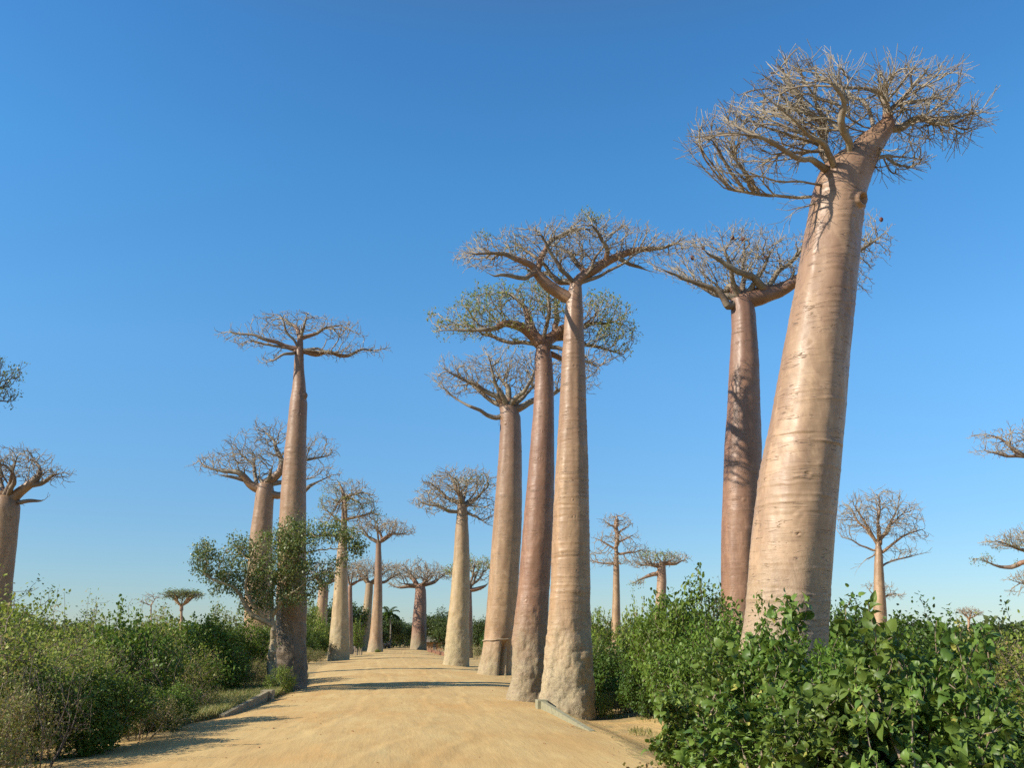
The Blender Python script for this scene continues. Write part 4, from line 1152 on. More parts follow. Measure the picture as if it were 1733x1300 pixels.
# ------------------------------------------------------------------ shrubs: prototypes, then copies
def proto(kind, seed):
    """local shrub ~2 m radius, ~4 m tall; returns list of (part name, mesh)"""
    rng = np.random.default_rng(seed)
    cfg = dict(
        airy=dict(R=2.0, H=4.0, lumps=16, n=1500, step=.17, kill=.22, stems=8, k=3, sp=.11, sz=.115, leaf=LEAF_S, rtip=0.0066, mat='leaf_yel', st='stem', thin=.04),
        dense=dict(R=2.0, H=3.8, lumps=14, n=1500, step=.18, kill=.24, stems=7, k=5, sp=.13, sz=.115, leaf=LEAF_F, rtip=0.0077, mat='leaf_mid', st='stem', thin=.06),
        green=dict(R=2.0, H=3.7, lumps=15, n=1500, step=.18, kill=.23, stems=7, k=8, sp=.12, sz=.13, leaf=LEAF_F, rtip=.008, mat='leaf_green', st='stem', thin=.07),
        dark=dict(R=2.0, H=3.6, lumps=14, n=1300, step=.2, kill=.26, stems=6, k=9, sp=.13, sz=.15, leaf=LEAF_F, rtip=0.0088, mat='leaf_dark', st='limb_dark', thin=.07),
        broad=dict(R=1.3, H=3.4, lumps=14, n=900, step=.15, kill=.21, stems=7, k=4, sp=.065, sz=.175, leaf=LEAF_B, rtip=.009, mat='leaf_big', st='stem', thin=.035),
        brown=dict(R=1.6, H=2.2, lumps=12, n=1300, step=.14, kill=.18, stems=10, k=5, sp=.08, sz=.08, leaf=LEAF_S, rtip=0.0055, mat='leaf_brush', st='stem', thin=.05),
        feather=dict(R=1.5, H=2.0, lumps=12, n=1500, step=.13, kill=.16, stems=14, k=6, sp=.05, sz=.10, leaf=LEAF_S, rtip=0.0055, mat='leaf_mid', st='stem', thin=.05),
        bare=dict(R=1.6, H=3.0, lumps=10, n=520, step=.17, kill=.22, stems=9, k=1, sp=.10, sz=.06, leaf=LEAF_S, rtip=.006, mat='leaf_brush', st='limb_dark', thin=.03),
        wood=dict(R=4.0, H=8.5, lumps=18, n=1700, step=.4, kill=.5, stems=4, k=8, sp=.3, sz=.36, leaf=LEAF_S, rtip=0.0165, mat='leaf_far', st='limb_dark', thin=.16),
    )[kind]
    R, H = cfg['R'], cfg['H']
    pts = []
    for i in range(cfg['lumps']):
        a_ = rng.uniform(0, 2 * math.pi); q = R * 0.72 * math.sqrt(rng.random())
        zc = rng.uniform(0.14, 0.86 - 0.3 * (q / R)) * H
        if kind == 'wood':
            zc = rng.uniform(0.35, 0.85 - 0.2 * (q / R)) * H
        rr_ = R * rng.uniform(0.2, 0.5)
        n_ = cfg['n'] // cfg['lumps']
        v = rng.normal(0, 1, (n_, 3)); v /= np.linalg.norm(v, axis=1)[:, None]; v *= (rng.random(n_) ** .28)[:, None]
        pts.append(np.array([q * math.cos(a_), q * math.sin(a_), zc]) + v * np.array([rr_, rr_, rr_ * .8]))
    # leading shoots sticking out of the top
    for i in range({'airy': 4, 'broad': 3}.get(kind, 2)):
        a_ = rng.uniform(0, 2 * math.pi); q = R * .6 * math.sqrt(rng.random())
        k = 6
        zz = np.linspace(.7, rng.uniform(.92, 1.08), k) * H
        pts.append(np.stack([q * math.cos(a_) + rng.normal(0, .05, k), q * math.sin(a_) + rng.normal(0, .05, k), zz], 1))
    A_ = np.concatenate(pts)
    A_ = A_[A_[:, 2] > 0.12]
    pos, par = [np.array([0, 0, -.3])], [-1]
    for i in range(cfg['stems']):
        a_ = i / cfg['stems'] * 2 * math.pi + rng.uniform(-.3, .3)
        p0 = np.array([.18 * R * math.cos(a_), .18 * R * math.sin(a_), -0.15])
        pos.append(p0); par.append(0)
        d_ = np.array([math.cos(a_) * .45, math.sin(a_) * .45, 1.0]) + rng.normal(0, .15, 3)
        for k in range(int(.4 * H / .25)):
            pos.append(pos[-1] + d_ * .2); par.append(len(pos) - 2)
            d_ = d_ + rng.normal(0, .16, 3)
    pos, par = colonize(pos, par, A_, cfg['step'], cfg['kill'], R, rng, up=.1)
    pos, par = add_twigs(pos, par, rng, 1, cfg['step'] * 1.6, .4)
    rad = radii(pos, par, cfg['rtip'], 2.3)
    V_, Q_ = tubes(pos, par, rad, 7, 3, 0.02)
    out = []
    s = mesh('stems', V_, Q_, M[cfg['st']])
    out.append(s)
    lp = pos[rad < cfg['thin']]
    lp = lp[lp[:, 2] > .12]
    ctr = np.array([0, 0, H * .4])
    if kind == 'broad':
        sel = rng.integers(0, 3, len(lp))
        V_, Q_ = merge([leaf_cloud(lp[sel == j], cfg['k'], cfg['sp'], cfg['sz'] * (1, .8, 1.1)[j], rng, t_, centre=ctr, upn=.7) for j, t_ in enumerate((LEAF_B, LEAF_B2, LEAF_B3))])
    else:
        V_, Q_ = leaf_cloud(lp, cfg['k'], cfg['sp'], cfg['sz'], rng, cfg['leaf'], centre=ctr, upn=.7)
    out.append(mesh('foliage', V_, Q_, M[cfg['mat']]))
    return out, R, H

PROTO = {}
def get(kind, v):
    if (kind, v) not in PROTO:
        parts, R, H = proto(kind, 1000 + hash_s(kind) + v * 7)
        PROTO[(kind, v)] = [p_ for p_ in parts], R, H
    return PROTO[(kind, v)]
def hash_s(s): return sum(ord(c_) * (i + 3) for i, c_ in enumerate(s))

used = set()
def shrub(px, Y, top, rad, kind, v, label, name='shrub', cat='shrub', group='shrubs of the scrub', rz=None, mat=None, base_z=None):
    parts, R, H = get(kind, v)
    p_ = P(px, 1080, Y)
    ztop = P(px, top, Y)[2]
    gz = ghs(p_[0], Y) if base_z is None else base_z
    rz = (px * 1.7 + Y * 3.1) % 6.28 if rz is None else rz
    root = empty(name, (p_[0], Y, gz), label, cat, group, rz, (rad / R, rad / R, (ztop - gz) / H))
    first = (kind, v) not in used
    used.add((kind, v))
    for q in parts:
        if first:
            c_ = q
        else:
            c_ = q.copy(); COL.objects.link(c_)
        c_.parent = root
        if mat and q.name.startswith('foliage'):
            c_.material_slots[0].link = 'OBJECT'
            c_.material_slots[0].material = M[mat]
    return root

L_ = [
 # left bank, near to far
 (25, 25.5, 1000, 2.2, 'airy', 0, 'tall airy thorn shrub at the left picture edge, nearest the camera'),
 (-110, 24, 1010, 2.4, 'airy', 1, 'airy shrub mostly outside the left picture edge'),
 (-60, 19, 1110, 1.5, 'brown', 0, 'dry twiggy shrub at the lower left corner'),
 (50, 22.6, 1150, 1.2, 'brown', 1, 'low brown thorny bush at the road edge in the lower left corner'),
 (140, 30, 1018, 2.0, 'airy', 2, 'tall yellow-green shrub second from the left edge with wispy tops'),
 (190, 27, 1125, 1.5, 'green', 0, 'low bright-leaved bush at the road edge on the left'),
 (105, 25.5, 1115, 1.4, 'green', 1, 'broad-leaved green bush low behind the brown bush at lower left'),
 (225, 34, 1028, 1.9, 'green', 0, 'rounded mid-green shrub right of the wispy-topped one'),
 (255, 29.5, 1165, 1.3, 'brown', 0, 'low brown dry bush at the road edge left of the kerb'),
 (300, 32.5, 1155, 1.1, 'green', 0, 'small dark-leaved bush at the road edge left of the kerb'),
 (290, 42, 1042, 2.1, 'airy', 0, 'yellow-green shrub under the distant flat-topped green tree'),
 (352, 56, 1036, 2.6, 'green', 0, 'leafy mid-green shrub left of the crooked leafy tree'),
 (240, 48, 1022, 2.4, 'airy', 1, 'shrub behind the rounded mid-green one on the left bank'),
 (318, 44, 1100, 1.6, 'green', 1, 'lower green bush above the grassy verge on the left'),
 (405, 66, 1045, 2.8, 'green', 1, 'green shrub under the left limb of the crooked tree'),
 (438, 72, 1036, 2.6, 'airy', 2, 'shrub directly left of the crooked tree trunk'),
 (400, 58, 1105, 1.6, 'airy', 2, 'pale low bush behind the grassy verge left of the crooked tree'),
 (442, 62, 1112, 1.2, 'brown', 1, 'brownish bush beside the crooked tree foot'),
 (345, 47, 1138, 1.0, 'brown', 0, 'dry low bush at the grassy verge by the left kerb'),
 (80, 42, 1012, 2.6, 'dense', 0, 'green shrub behind the tall thorn shrub at far left'),
 (165, 52, 1020, 2.6, 'airy', 0, 'hazy shrub in the second row on the left bank'),
 (10, 50, 1000, 3.4, 'dense', 2, 'shrub at the foot of the edge-cut baobab'),
 (320, 62, 1024, 3.2, 'dense', 1, 'distant shrub below the left horizon tree'),
 (390, 70, 1018, 3.4, 'airy', 1, 'distant shrub behind the crooked tree, left side'),
 (-60, 40, 1015, 3.0, 'dense', 1, 'shrub behind the left edge shrubs, partly out of frame'),
 (530, 132, 1062, 2.3, 'dark', 0, 'dark leafy bush between the bottle-shaped and two-tier baobabs'),
 (508, 118, 1055, 2.0, 'dark', 1, 'dark bush just right of the bottle-shaped baobab'),
 (540, 158, 1032, 2.1, 'feather', 0, 'bright feathery bush around the small pinkish baobab'),
 (520, 150, 1024, 3.0, 'feather', 1, 'feathery green bush left of the small pinkish baobab'),
 (601, 210, 1045, 2.0, 'feather', 0, 'bright feathery bush between the two-tier and leaning baobabs'),
 (520, 114, 1095, 1.5, 'brown', 1, 'dry grey-brown bush at the far left road edge'),
 (541, 124, 1098, 1.2, 'brown', 0, 'dry twig bush left of the two-tier baobab foot'),
 (482, 54.5, 1130, 0.95, 'feather', 1, 'small round feathery bush against the bottle baobab foot'),
 (640, 196, 1098, .8, 'feather', 0, 'tiny green bush at the foot of the slender far baobab'),
 (95, 23.2, 1085, 1.2, 'bare', 0, 'leafless tangle of dark sticks among the shrubs at lower left'),
 (255, 33, 1060, 1.5, 'bare', 0, 'leaning bare stems amid the left scrub, before the horizon trees'),
 (330, 39.5, 1125, 1.1, 'bare', 1, 'dry bare shrub above the grassy verge'),
 (415, 56, 1085, 1.3, 'bare', 0, 'bare brown stems left of the crooked tree'),
 (1220, 30, 985, 1.1, 'bare', 1, 'leafless twiggy top beside the smooth red-brown baobab'),
 # right bank
 (1058, 47, 1070, 2.0, 'dark', 0, 'dark dense bush right of the tallest centre baobab'),
 (1098, 43, 1092, 1.5, 'dark', 1, 'dark bush between the dense bush and the broad-leaved shrubs'),
 (1020, 49, 1090, 1.4, 'dark', 1, 'small dark bush touching the tallest centre baobab on the right'),
 (1040, 44.6, 1165, 0.8, 'brown', 1, 'low dry bush at the sandy bank right of the kerb'),
 (1015, 43.8, 1172, 0.6, 'feather', 0, 'small green weed clump at the right baobab foot'),
 (1165, 36, 975, 2.3, 'green', 0, 'tall bright bush left of the smooth red-brown baobab'),
 (1125, 41, 1018, 1.8, 'green', 0, 'bright green bush under the flat umbrella baobab'),
 (1080, 62, 1018, 2.0, 'feather', 0, 'feathery green bush behind the bright ones, right of the slim baobab'),
 (1178, 29, 1055, 1.4, 'green', 1, 'mid-green bush behind the left end of the broad-leaved shrubs'),
 (1215, 31, 1025, 1.8, 'green', 0, 'green bush in front of the smooth red-brown baobab foot'),
 (1012, 75, 1040, 1.9, 'feather', 1, 'soft green bush left of the slim baobab foot'),
 (1435, 42, 1012, 1.9, 'dark', 1, 'dark bush right of the huge leaning trunk'),
 (1575, 46, 1025, 2.9, 'dark', 0, 'dark bush left of the tiny horizon baobab'),
 (1500, 38, 1050, 2.2, 'dark', 1, 'dark bush below the candelabra baobab'),
 (1625, 42, 1060, 2.6, 'dark', 1, 'dark bush under the tiny horizon baobab'),
 (1690, 26, 1052, 1.8, 'airy', 1, 'yellow-green shrub at the right edge behind the broad leaves'),
 (1640, 30, 1075, 2.0, 'green', 0, 'bright shrub right of centre behind the broad leaves'),
 (1745, 30, 1010, 1.7, 'dense', 1, 'taller shrub cut by the right picture edge'),
 (1340, 24.5, 1040, 1.6, 'green', 1, 'green shrub at the hidden foot of the huge leaning baobab'),
 (1440, 22, 1075, 1.6, 'green', 0, 'shrub behind the broad leaves below the candelabra baobab'),
 (1560, 21, 1085, 1.6, 'green', 0, 'leafy shrub behind the broad leaves, right part'),
 # far end
 (655, 285, 1040, 6.0, 'wood', 0, 'dark round tree closing the far end of the road on the left'),
 (685, 300, 1050, 6.5, 'wood', 1, 'dark spreading tree in the middle of the road end'),
 (625, 270, 1055, 6.0, 'wood', 1, 'dark tree behind the slender far baobab'),
 (602, 260, 1035, 6.0, 'wood', 0, 'grey-green tree behind the gap right of the two-tier baobab'),
 (740, 262, 1036, 7.0, 'wood', 0, 'olive tree above the mud hut at the right of the road end'),
 (765, 240, 1045, 6.0, 'wood', 1, 'green tree over the red fence at the far right roadside'),
 (815, 165, 1044, 3.0, 'wood', 1, 'green tree between the lone pale baobab and the roped one'),
 (828, 150, 1062, 1.8, 'dark', 0, 'low green bush left of the roped baobab foot'),
 (806, 140, 1090, 1.1, 'brown', 1, 'dry bush beside the lone pale baobab'),
 (505, 210, 1035, 7.0, 'wood', 0, 'distant tree right of the bottle-shaped baobab'),
 (570, 230, 1015, 7.5, 'wood', 1, 'brownish distant tree behind the two-tier baobab'),
]
for t in L_:
    nm, ct_, gp = ('shrub', 'shrub', 'shrubs of the scrub')
    if t[4] == 'wood':
        nm, ct_, gp = 'dense_tree', 'tree', 'dark trees at the far end of the road'
    bz = 0.0 if t[1] > 100 else None
    shrub(t[0], t[1], t[2], t[3], t[4], t[5], t[6], nm, ct_, gp, base_z=bz)

B_ = [
 (1170, 19.5, 1120, 1.05, 0, 'broad-leaved shrub at the left end, trailing towards the sand'),
 (1150, 21.5, 1170, 0.8, 1, 'small low broad-leaved shrub nearest the road edge'),
 (1235, 17.5, 1072, 1.15, 1, 'broad-leaved shrub second from the road'),
 (1300, 16, 1035, 1.15, 2, 'broad-leaved shrub with an upright leafy shoot before the huge trunk'),
 (1395, 15, 1045, 1.2, 0, 'broad-leaved shrub covering the right side of the huge trunk foot'),
 (1250, 14.5, 1165, 1.1, 2, 'low broad-leaved shrub at the bottom, left part'),
 (1485, 13, 1036, 1.15, 1, 'highest broad-leaved shrub below the candelabra baobab'),
 (1370, 12.8, 1150, 1.0, 1, 'low broad-leaved shrub in the bottom centre of the thicket'),
 (1580, 12.5, 1075, 1.05, 2, 'broad-leaved shrub with largest leaves right of the highest one'),
 (1690, 13.5, 1100, 1.2, 0, 'broad-leaved shrub at the right picture edge'),
 (1520, 10.6, 1190, 0.9, 0, 'low broad-leaved shrub nearest the camera at the bottom'),
 (1660, 11, 1190, 1.0, 1, 'shaded broad-leaved shrub in the bottom right corner'),
]
for (px, Y, top, rad, v, lb) in B_:
    shrub(px, Y, top, rad, 'broad', v, lb, 'broadleaf_shrub', 'shrub', 'broad-leaved shrubs at the right')

# far wood on the horizon
def far_wood():
    rng = np.random.default_rng(5)
    C = []
    for i in range(520):
        az = rng.uniform(-0.75, 0.75)
        d = rng.uniform(330, 620)
        x, y = d * math.sin(az), d * math.cos(az)
        h = rng.uniform(5, 10.5)
        w = rng.uniform(5, 10)
        n = 150
        v = rng.normal(0, 1, (n, 3)); v /= np.linalg.norm(v, axis=1)[:, None]
        v[:, 2] = np.abs(v[:, 2])
        v *= (rng.random(n) ** .3)[:, None]
        C.append(np.array([x, y, h * .15]) + v * np.array([w, w, h * .85]))
    C = np.concatenate(C)
    D = rng.normal(0, 1, C.shape); Nn = rng.normal(0, .6, C.shape); Nn[:, 2] += .8
    V_, Q_ = leaves(C, D, Nn, rng.uniform(1.2, 2.8, len(C)), LEAF_S)
    o_ = mesh('far_wood', V_, Q_, M['leaf_far'])
    tag(o_, 'distant low woodland along the horizon', 'woodland', kind='stuff')
far_wood()

# grass and litter
def blades(name, label, n, region, hgt, mat, seed, wid=0.012):
    rng = np.random.default_rng(seed)
    x, y = region(rng, n)
    z = gh(x, y)
    n = len(x)
    h = hgt * rng.uniform(.4, 1.3, n)
    a_ = rng.uniform(0, 2 * np.pi, n)
    lean = rng.uniform(.1, .7, n) * h
    dx, dy = np.cos(a_), np.sin(a_)
    w = wid * rng.uniform(.6, 1.6, n)
    b = np.stack([x, y, z - .02], 1)
    s_ = np.stack([-dy, dx, 0 * dx], 1) * w[:, None]
    m_ = b + np.stack([dx * lean * .35, dy * lean * .35, h * .6], 1)
    t_ = b + np.stack([dx * lean, dy * lean, h], 1)
    V_ = np.stack([b - s_, b + s_, m_ + s_ * .8, m_ - s_ * .8, t_ + s_ * .15, t_ - s_ * .15], 1).reshape(-1, 3)
    k = np.arange(n)[:, None] * 6
    Q_ = np.concatenate([k + np.array([[0, 1, 2, 3]]), k + np.array([[3, 2, 4, 5]])])
    o_ = mesh(name, V_, Q_, M[mat])
    return tag(o_, label, 'grass', kind='stuff')
def off_left(rng, n):
    y = rng.uniform(20, 75, n); off = rng.exponential(2.2, n) + 0.15
    x = rl(y) - off
    k = vn(x * .8, y * .4, 0, 3) > -0.35 + 0 * x
    return x[k], y[k]
def off_right(rng, n):
    y = rng.uniform(14, 90, n); off = rng.exponential(3.0, n) + 1.0
    x = rr(y) + off
    k = vn(x * .8, y * .4, 0, 6) > 0.1 + 0.35 * (off < 2.5)
    return x[k], y[k]
blades('verge_grass', 'dry green grass along the left road edge', 120000, off_left, .42, 'grass', 2)
blades('bank_grass', 'sparse dry grass on the sandy right bank', 26000, off_right, .2, 'grass', 4)
def litter():
    rng = np.random.default_rng(8)
    n = 9000
    y = np.concatenate([rng.uniform(14, 24, 5000), rng.uniform(20, 60, 4000)])
    x = np.concatenate([rr(y[:5000]) + rng.normal(1.0, .7, 5000), rl(y[5000:]) - rng.exponential(.8, 4000)])
    C = np.stack([x, y, gh(x, y) + rng.exponential(.06, n)], 1)
    D = rng.normal(0, 1, C.shape); Nn = rng.normal(0, .6, C.shape); Nn[:, 2] += .8
    V_, Q_ = leaves(C, D, Nn, rng.uniform(.05, .17, n), LEAF_S)
    tag(mesh('leaf_litter', V_, Q_, M['leaf_dry']), 'dry brown leaf litter along the road edges', 'litter', kind='stuff')
litter()
def pebbles():
    rng = np.random.default_rng(18)
    n = 800
    y = rng.uniform(15, 75, n) ** 1.0
    t = rng.beta(.35, .35, n)
    x = rl(y) + (rr(y) - rl(y)) * t + rng.normal(0, .5, n)
    sz = .010 + rng.exponential(.009, n)
    oc = np.array([[1, 0, 0], [0, 1, 0], [-1, 0, 0], [0, -1, 0], [.6, .5, .7], [-.5, .6, .65], [-.6, -.5, .7], [.5, -.6, .6]], float)
    V_ = (oc[None] * rng.uniform(.6, 1.3, (n, 8, 3)) * sz[:, None, None]) + np.stack([x, y, gh(x, y) + .03], 1)[:, None]
    q = np.array([[0, 1, 5, 4], [1, 2, 6, 5], [2, 3, 7, 6], [3, 0, 4, 7], [4, 5, 6, 7]])
    Q_ = (np.arange(n)[:, None, None] * 8 + q[None]).reshape(-1, 4)
    tag(mesh('pebbles', V_.reshape(-1, 3), Q_, M['mud'], smooth=False), 'small stones and clods scattered on the sand road', 'pebbles', kind='stuff')
pebbles()

# ------------------------------------------------------------------ culvert walls
def wing_wall(name, label, b0, b1, h0, h1, w, blk, mat):
    """end block at b0, wing falling to b1"""
    b0, b1 = np.array(b0), np.array(b1)
    z0, z1 = ghs(*b0[:2]), ghs(*b1[:2])
    ang = math.atan2(b1[1] - b0[1], b1[0] - b0[0])
    root = empty(name, (b0[0], b0[1], z0), label, 'wall')
    V_, Q_ = box((0, 0, -.3), (blk[0], blk[1], h0 + .3), ang, 1, .02)
    mesh('end_block', V_, Q_, M[mat], root, smooth=False)
    L = np.linalg.norm(b1[:2] - b0[:2])
    d = (b1[:2] - b0[:2]) / L
    nrm = np.array([-d[1], d[0]])
    n = 9
    Vv = []
    for i in range(n):
        t = i / (n - 1); s = blk[0] / 2 + 0.012 + t * (L - blk[0] / 2)
        c = d * s
        ht = (h0 - 0.04) * (1 - t) + h1 * t
        zb = (z1 - z0) * t
        for sgn, zz in ((-1, zb - .4), (-1, zb + ht), (1, zb + ht), (1, zb - .4)):
            Vv.append((c[0] + nrm[0] * sgn * w / 2, c[1] + nrm[1] * sgn * w / 2, zz))
    Q_ = []
    for i in range(n - 1):
        for k in range(3):
            Q_.append((i * 4 + k, i * 4 + k + 1, i * 4 + 5 + k, i * 4 + 4 + k))
    Q_ += [(0, 1, 2, 3), ((n - 1) * 4, (n - 1) * 4 + 1, (n - 1) * 4 + 2, (n - 1) * 4 + 3)]
    mesh('wing', np.array(Vv), np.array(Q_), M[mat], root, smooth=False)
wing_wall('culvert_wall', 'low concrete culvert wall with square end block on the left verge', G(452, 1188), G(375, 1216), .55, .12, .22, (.75, .6), 'concrete')
wing_wall('culvert_wall', 'low greenish concrete culvert wall sloping down at the right road edge', G(917, 1204), G(1002, 1240), .42, .03, .2, (.62, .5), 'concrete_g')

# ------------------------------------------------------------------ far roadside things
def skinfig(name, V_, E_, R_, mat, parent=None, sub=1):
    me = bpy.data.meshes.new(name)
    me.from_pydata([tuple(v) for v in V_], E_, [])
    o_ = bpy.data.objects.new(name, me)
    COL.objects.link(o_)
    me.materials.append(mat)
    o_.modifiers.new('skin', 'SKIN')
    sv = me.skin_vertices[0].data if me.skin_vertices else None
    if sv is None:
        bpy.context.view_layer.update()
        sv = me.skin_vertices[0].data
    for i, r in enumerate(R_):
        rr_ = r if isinstance(r, tuple) else (r, r)
        sv[i].radius = rr_
        sv[i].use_root = (i == 0)
    s_ = o_.modifiers.new('sub', 'SUBSURF'); s_.levels = sub; s_.render_levels = sub
    if parent:
        o_.parent = parent
    return o_

def zebu(loc, rz, label, mat, graze=False):
    hz, hx = (0.35, 1.15) if graze else (1.25, 1.15)
    V_ = [(0, 0, 1.05), (.45, 0, 1.12), (.75, 0, 1.25), (hx - .15, 0, (1.0 if graze else 1.35)), (hx, 0, hz + .1), (hx + .22, 0, hz - .05), (-.45, 0, 1.1), (-.72, 0, 1.1), (-.82, 0, .55)]
    R_ = [(.30, .36), (.29, .36), (.18, .30), .14, .12, .08, (.28, .32), (.22, .2), .03]
    E_ = [(0, 1), (1, 2), (2, 3), (3, 4), (4, 5), (0, 6), (6, 7), (7, 8)]
    # hump
    V_.append((.55, 0, 1.5)); R_.append(.12); E_.append((1, 9))
    for sx, at, knee in ((.5, 1, .04), (-.55, 6, -.12)):
        for sy in (-.18, .18):
            k = len(V_)
            V_ += [(sx, sy, .75), (sx + knee, sy, .4), (sx - (.02 if sx > 0 else .03), sy, .02)]
            R_ += [.12, .07, .05]
            E_ += [(at, k), (k, k + 1), (k + 1, k + 2)]
    root = empty('zebu', loc, label, 'zebu', 'zebu at the far end of the road', rz)
    skinfig('body', V_, E_, R_, mat, root)
    for s in (-1, 1):
        hp = np.array([(hx, s * .06, hz + .18), (hx - .02, s * .22, hz + .3), (hx - .05, s * .25, hz + .55)])
        Vh, Qh = tubes(hp, np.array([-1, 0, 1]), np.array([.035, .03, .012]), 6, 6, 0)
        mesh('horn', Vh, Qh, M['horn'], root)
    return root

yc = 262.0
xc = P(656, 1090, yc)[0]
zc = ghs(xc, yc)
zebu((xc - .75, yc - 2.6, ghs(xc - .75, yc - 2.6)), -math.pi / 2, 'tan zebu pulling the far cart, on the left', M['hide_tan'])
zebu((xc + .75, yc - 2.6, ghs(xc + .75, yc - 2.6)), -math.pi / 2, 'dark zebu pulling the far cart, on the right', M['hide_dark'])
cart = empty('ox_cart', (xc, yc, zc), 'wooden two-wheeled cart drawn along the road towards us, far off', 'cart')
V_, Q_ = merge([box((0, 0, .8), (1.4, 2.0, .12), 0, 1, .02), box((-.68, 0, .92), (.05, 2.0, .4), 0, 1, .01), box((.68, 0, .92), (.05, 2.0, .4), 0, 1, .01), box((0, -2.4, .85), (.1, 2.8, .1), 0, 1, .01), box((0, -2.9, 1.22), (1.9, .1, .1), 0, 1, .01)])
mesh('bed', V_, Q_, M['wood'], cart, smooth=False)
for s in (-1, 1):
    a_ = np.linspace(0, 2 * np.pi, 25)
    rim = np.stack([0 * a_ + s * .85, .6 * np.cos(a_), .62 + .6 * np.sin(a_)], 1)
    parts = [tubes(rim, np.arange(-1, 24), np.full(25, .05), 6, 6, 0)]
    for k in range(4):
        t_ = k * math.pi / 4
        sp_ = np.array([(s * .85, .6 * math.cos(t_), .62 + .6 * math.sin(t_)), (s * .85, -.6 * math.cos(t_), .62 - .6 * math.sin(t_))])
        parts.append(tubes(sp_, np.array([-1, 0]), np.full(2, .03), 5, 5, 0))
    V_, Q_ = merge(parts)
    mesh('wheel', V_, Q_, M['wood'], cart)
def person(loc, label, shirt, seated=True, rz=0.0):
    root = empty('person', loc, label, 'person', None, rz)
    hip = .0 if seated else .88
    V_ = [(0, 0, hip + .12), (0, 0, hip + .35), (0, 0, hip + .55), (0, 0, hip + .66), (0, -.02, hip + .80), (0, 0, hip + .90)]
    R_ = [(.15, .11), (.14, .10), (.17, .10), .055, .095, .07]
    E_ = [(0, 1), (1, 2), (2, 3), (3, 4), (4, 5)]
    for s in (-1, 1):
        k = len(V_)
        V_ += [(s * .2, 0, hip + .54), (s * .26, -.05, hip + .28), (s * .16, -.28, hip + .2), (s * .13, -.36, hip + .2)]
        R_ += [.055, .042, .033, .03]; E_ += [(2, k), (k, k + 1), (k + 1, k + 2), (k + 2, k + 3)]
        k = len(V_)
        if seated:
            V_ += [(s * .1, -.08, hip + .08), (s * .13, -.45, hip + .1), (s * .13, -.5, hip - .32), (s * .13, -.62, hip - .36)]
        else:
            V_ += [(s * .1, 0, hip), (s * .11, -.03 * s, hip - .42), (s * .11, .05 * s, .08), (s * .11, .05 * s - .14, .04)]
        R_ += [.085, .06, .042, .035]; E_ += [(0, k), (k, k + 1), (k + 1, k + 2), (k + 2, k + 3)]
    skinfig('body', V_, E_, R_, M['skin'], root)
    T_ = [(0, 0, hip + .10), (0, 0, hip + .35), (0, 0, hip + .57)]
    tv = skinfig('shirt', T_ + [(-.2, 0, hip + .53), (-.25, -.04, hip + .33), (.2, 0, hip + .53), (.25, -.04, hip + .33)], [(0, 1), (1, 2), (2, 3), (3, 4), (2, 5), (5, 6)],
                 [(.17, .13), (.16, .12), (.18, .12), .07, .06, .07, .06], shirt, root)
    a_ = np.linspace(0, 2 * np.pi, 17)[:-1]
    rings = []
    for (r_, z_) in ((.17, .86), (.165, .875), (.1, .88), (.095, .96), (.06, .985), (.005, .99)):
        rings.append(np.stack([r_ * np.cos(a_), r_ * np.sin(a_), 0 * a_ + hip + z_], 1))
    Vv = np.concatenate(rings)
    Qq = [(k * 16 + i, k * 16 + (i + 1) % 16, (k + 1) * 16 + (i + 1) % 16, (k + 1) * 16 + i) for k in range(5) for i in range(16)]
    mesh('hat', Vv, np.array(Qq), M['cloth_w'], root)
    return root
person((xc - .25, yc - .55, zc + .92), 'person in pale clothes and hat seated on the far cart', M['cloth_w'])
person((xc + .3, yc - .5, zc + .92), 'person in dark clothes and pale hat seated on the far cart', M['cloth_d'])
gx = P(597, 1090, 190)[0]
zebu((gx, 190, ghs(gx, 190)), math.radians(-35), 'black zebu grazing between the two-tier and leaning baobabs', M['hide_dark'], True)

# stakes left of the slender far baobab
for k, (px, h_) in enumerate(((601, 1.15), (603.5, .8), (606, .75), (608.5, 1.0), (611, .7), (613, .85))):
    Yk = 168 + (k % 3) * 2.5
    x = P(px, 1090, Yk)[0]
    pts = np.array([(0, 0, -.2), (.02, 0, h_ * .5), (.05 * math.sin(k * 2.1), .03, h_ + .5)])
    V_, Q_ = tubes(pts, np.array([-1, 0, 1]), np.array([.09, .08, .06]), 7, 7, 0)
    o_ = mesh('fence_stake', V_, Q_, M['wood'])
    o_.location = (x, Yk, ghs(x, Yk))
    tag(o_, 'pale wooden stake in the short row left of the slender far baobab', 'stake', 'stakes left of the slender far baobab')

# mud hut with thatch roof, and the red mud fence
hx_ = P(733, 1090, 258)[0]
hut = empty('mud_hut', (hx_, 258, 0), 'low tan mud hut with dark thatched roof behind the short purple baobab', 'hut', None, .1)
V_, Q_ = box((0, 0, -.3), (5.5, 3.6, 2.5), 0, 1, .05)
mesh('wall', V_, Q_, M['mud'], hut, smooth=False)
V_, Q_ = box((.4, -1.84, 0.0), (.9, .08, 1.7), 0, 1, .01)
mesh('door', V_, Q_, M['thatch'], hut, smooth=False)
Vr = np.array([(-3.3, -2.5, 2.0), (3.3, -2.5, 2.0), (3.3, 2.5, 2.0), (-3.3, 2.5, 2.0), (-2.6, 0, 3.7), (2.6, 0, 3.7), (-3.3, -2.5, 2.15), (3.3, -2.5, 2.15), (3.3, 2.5, 2.15), (-3.3, 2.5, 2.15)])
Qr = np.array([(0, 1, 7, 6), (1, 2, 8, 7), (2, 3, 9, 8), (3, 0, 6, 9), (6, 7, 5, 4), (8, 9, 4, 5), (7, 8, 5, 5), (9, 6, 4, 4), (0, 3, 2, 1)])
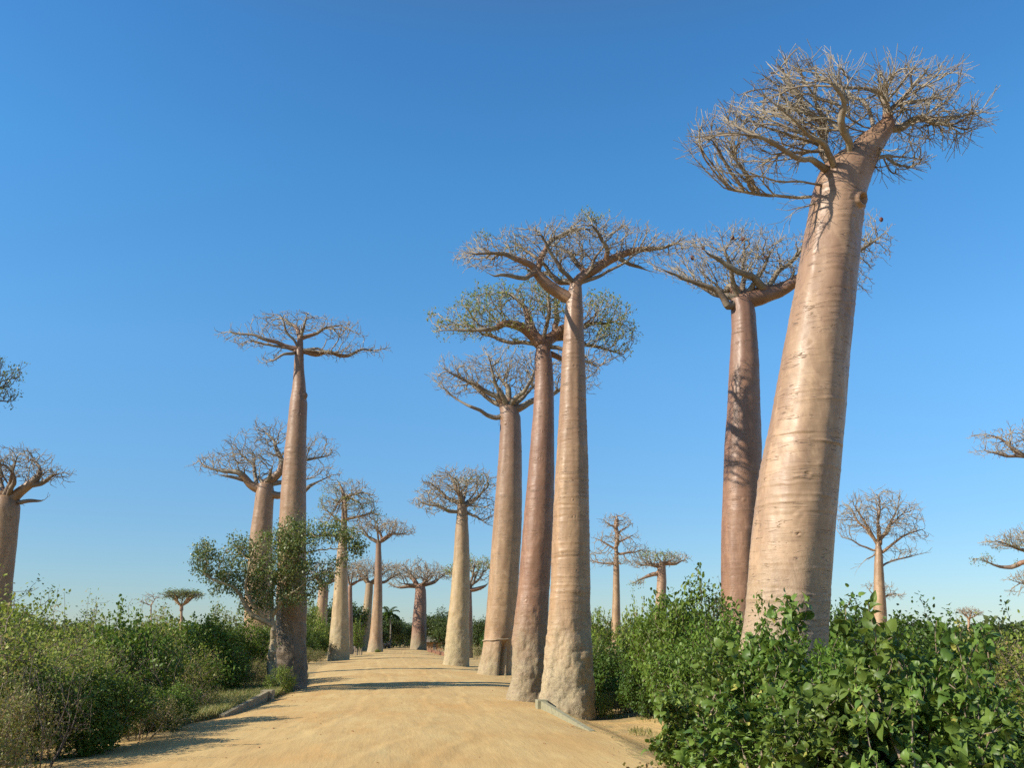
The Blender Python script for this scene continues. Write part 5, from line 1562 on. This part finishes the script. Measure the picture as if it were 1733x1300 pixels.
me = bpy.data.meshes.new('roof')
me.from_pydata(Vr.tolist(), [], [tuple(dict.fromkeys(q.tolist())) for q in Qr])
me.materials.append(M['thatch'])
ro = bpy.data.objects.new('roof', me); COL.objects.link(ro); ro.parent = hut
f0 = P(724, 1104, 222); f1 = P(756, 1112, 165)
n = 12
for (nm, zz, hh, mt, off, lb) in (('mud_fence', 0, .6, 'redmud', 0, 'low red-brown mud fence along the far right road edge'),):
    root = empty(nm, (f0[0], 222, 0), lb, 'fence')
    ang = math.atan2(165 - 222, f1[0] - f0[0]); L = math.hypot(165 - 222, f1[0] - f0[0])
    pp, qq = [], []
    for k in range(26):
        s = (k + .5) / 26 * L
        pp.append(box((math.cos(ang) * s, math.sin(ang) * s, -.3), (L / 26 * .92, .25, hh + .3 + .12 * math.sin(k * 2.3)), ang, .97, .03))
    V_, Q_ = merge(pp)
    mesh('panel', V_, Q_, M[mt], root, smooth=False)
    for k in range(7):
        s = k / 6 * L
        V_, Q_ = box((math.cos(ang) * s, math.sin(ang) * s - .25, -.3), (.14, .14, 1.5), ang, .8, .02)
        mesh('post', V_, Q_, M['wood'], root, smooth=False)

# palm
def palm():
    Y = 275.0
    p0 = P(660, 1090, Y); top = P(658, 1040, Y)
    root = empty('palm_tree', (p0[0], Y, 0), 'palm with drooping fronds above the dark trees at the road end', 'tree')
    h = top[2]
    pts = np.array([(0, 0, -.3), (.1, 0, h * .3), (.05, 0, h * .7), (top[0] - p0[0], 0, h)])
    V_, Q_ = tubes(pts, np.array([-1, 0, 1, 2]), np.array([.35, .25, .22, .25]), 10, 10, 0)
    mesh('trunk', V_, Q_, M['limb_grey'], root)
    rng = np.random.default_rng(2)
    for k in range(16):
        a_ = k * 2.4; el = rng.uniform(-.1, 1.2); L = rng.uniform(3.2, 4.4)
        d = np.array([math.cos(a_) * math.cos(el), math.sin(a_) * math.cos(el), math.sin(el)])
        p_ = pts[-1].copy(); P_ = []
        for s in range(9):
            P_.append(p_.copy()); p_ = p_ + d * L / 8; d[2] -= .17; d /= np.linalg.norm(d)
        P_ = np.array(P_)
        parts = [tubes(P_, np.arange(-1, 8), np.linspace(.06, .02, 9), 4, 4, 0)]
        C = np.repeat(P_[1:], 12, 0) + rng.normal(0, .08, (96, 3))
        side = np.cross(d, [0, 0, 1]); side /= np.linalg.norm(side)
        D = np.repeat((P_[1:] - P_[:-1]), 12, 0) * 1.2 + side * np.tile([1, -1], 48)[:, None] * .6 + np.array([0, 0, -.25])
        parts.append(leaves(C, D, np.tile([0, 0, 1.], (96, 1)), np.full(96, .95), (LEAF_S[0] * np.array([1, .3, 1]), LEAF_S[1])))
        V_, Q_ = merge(parts)
        mesh('frond', V_, Q_, M['leaf_dark'], root)
palm()
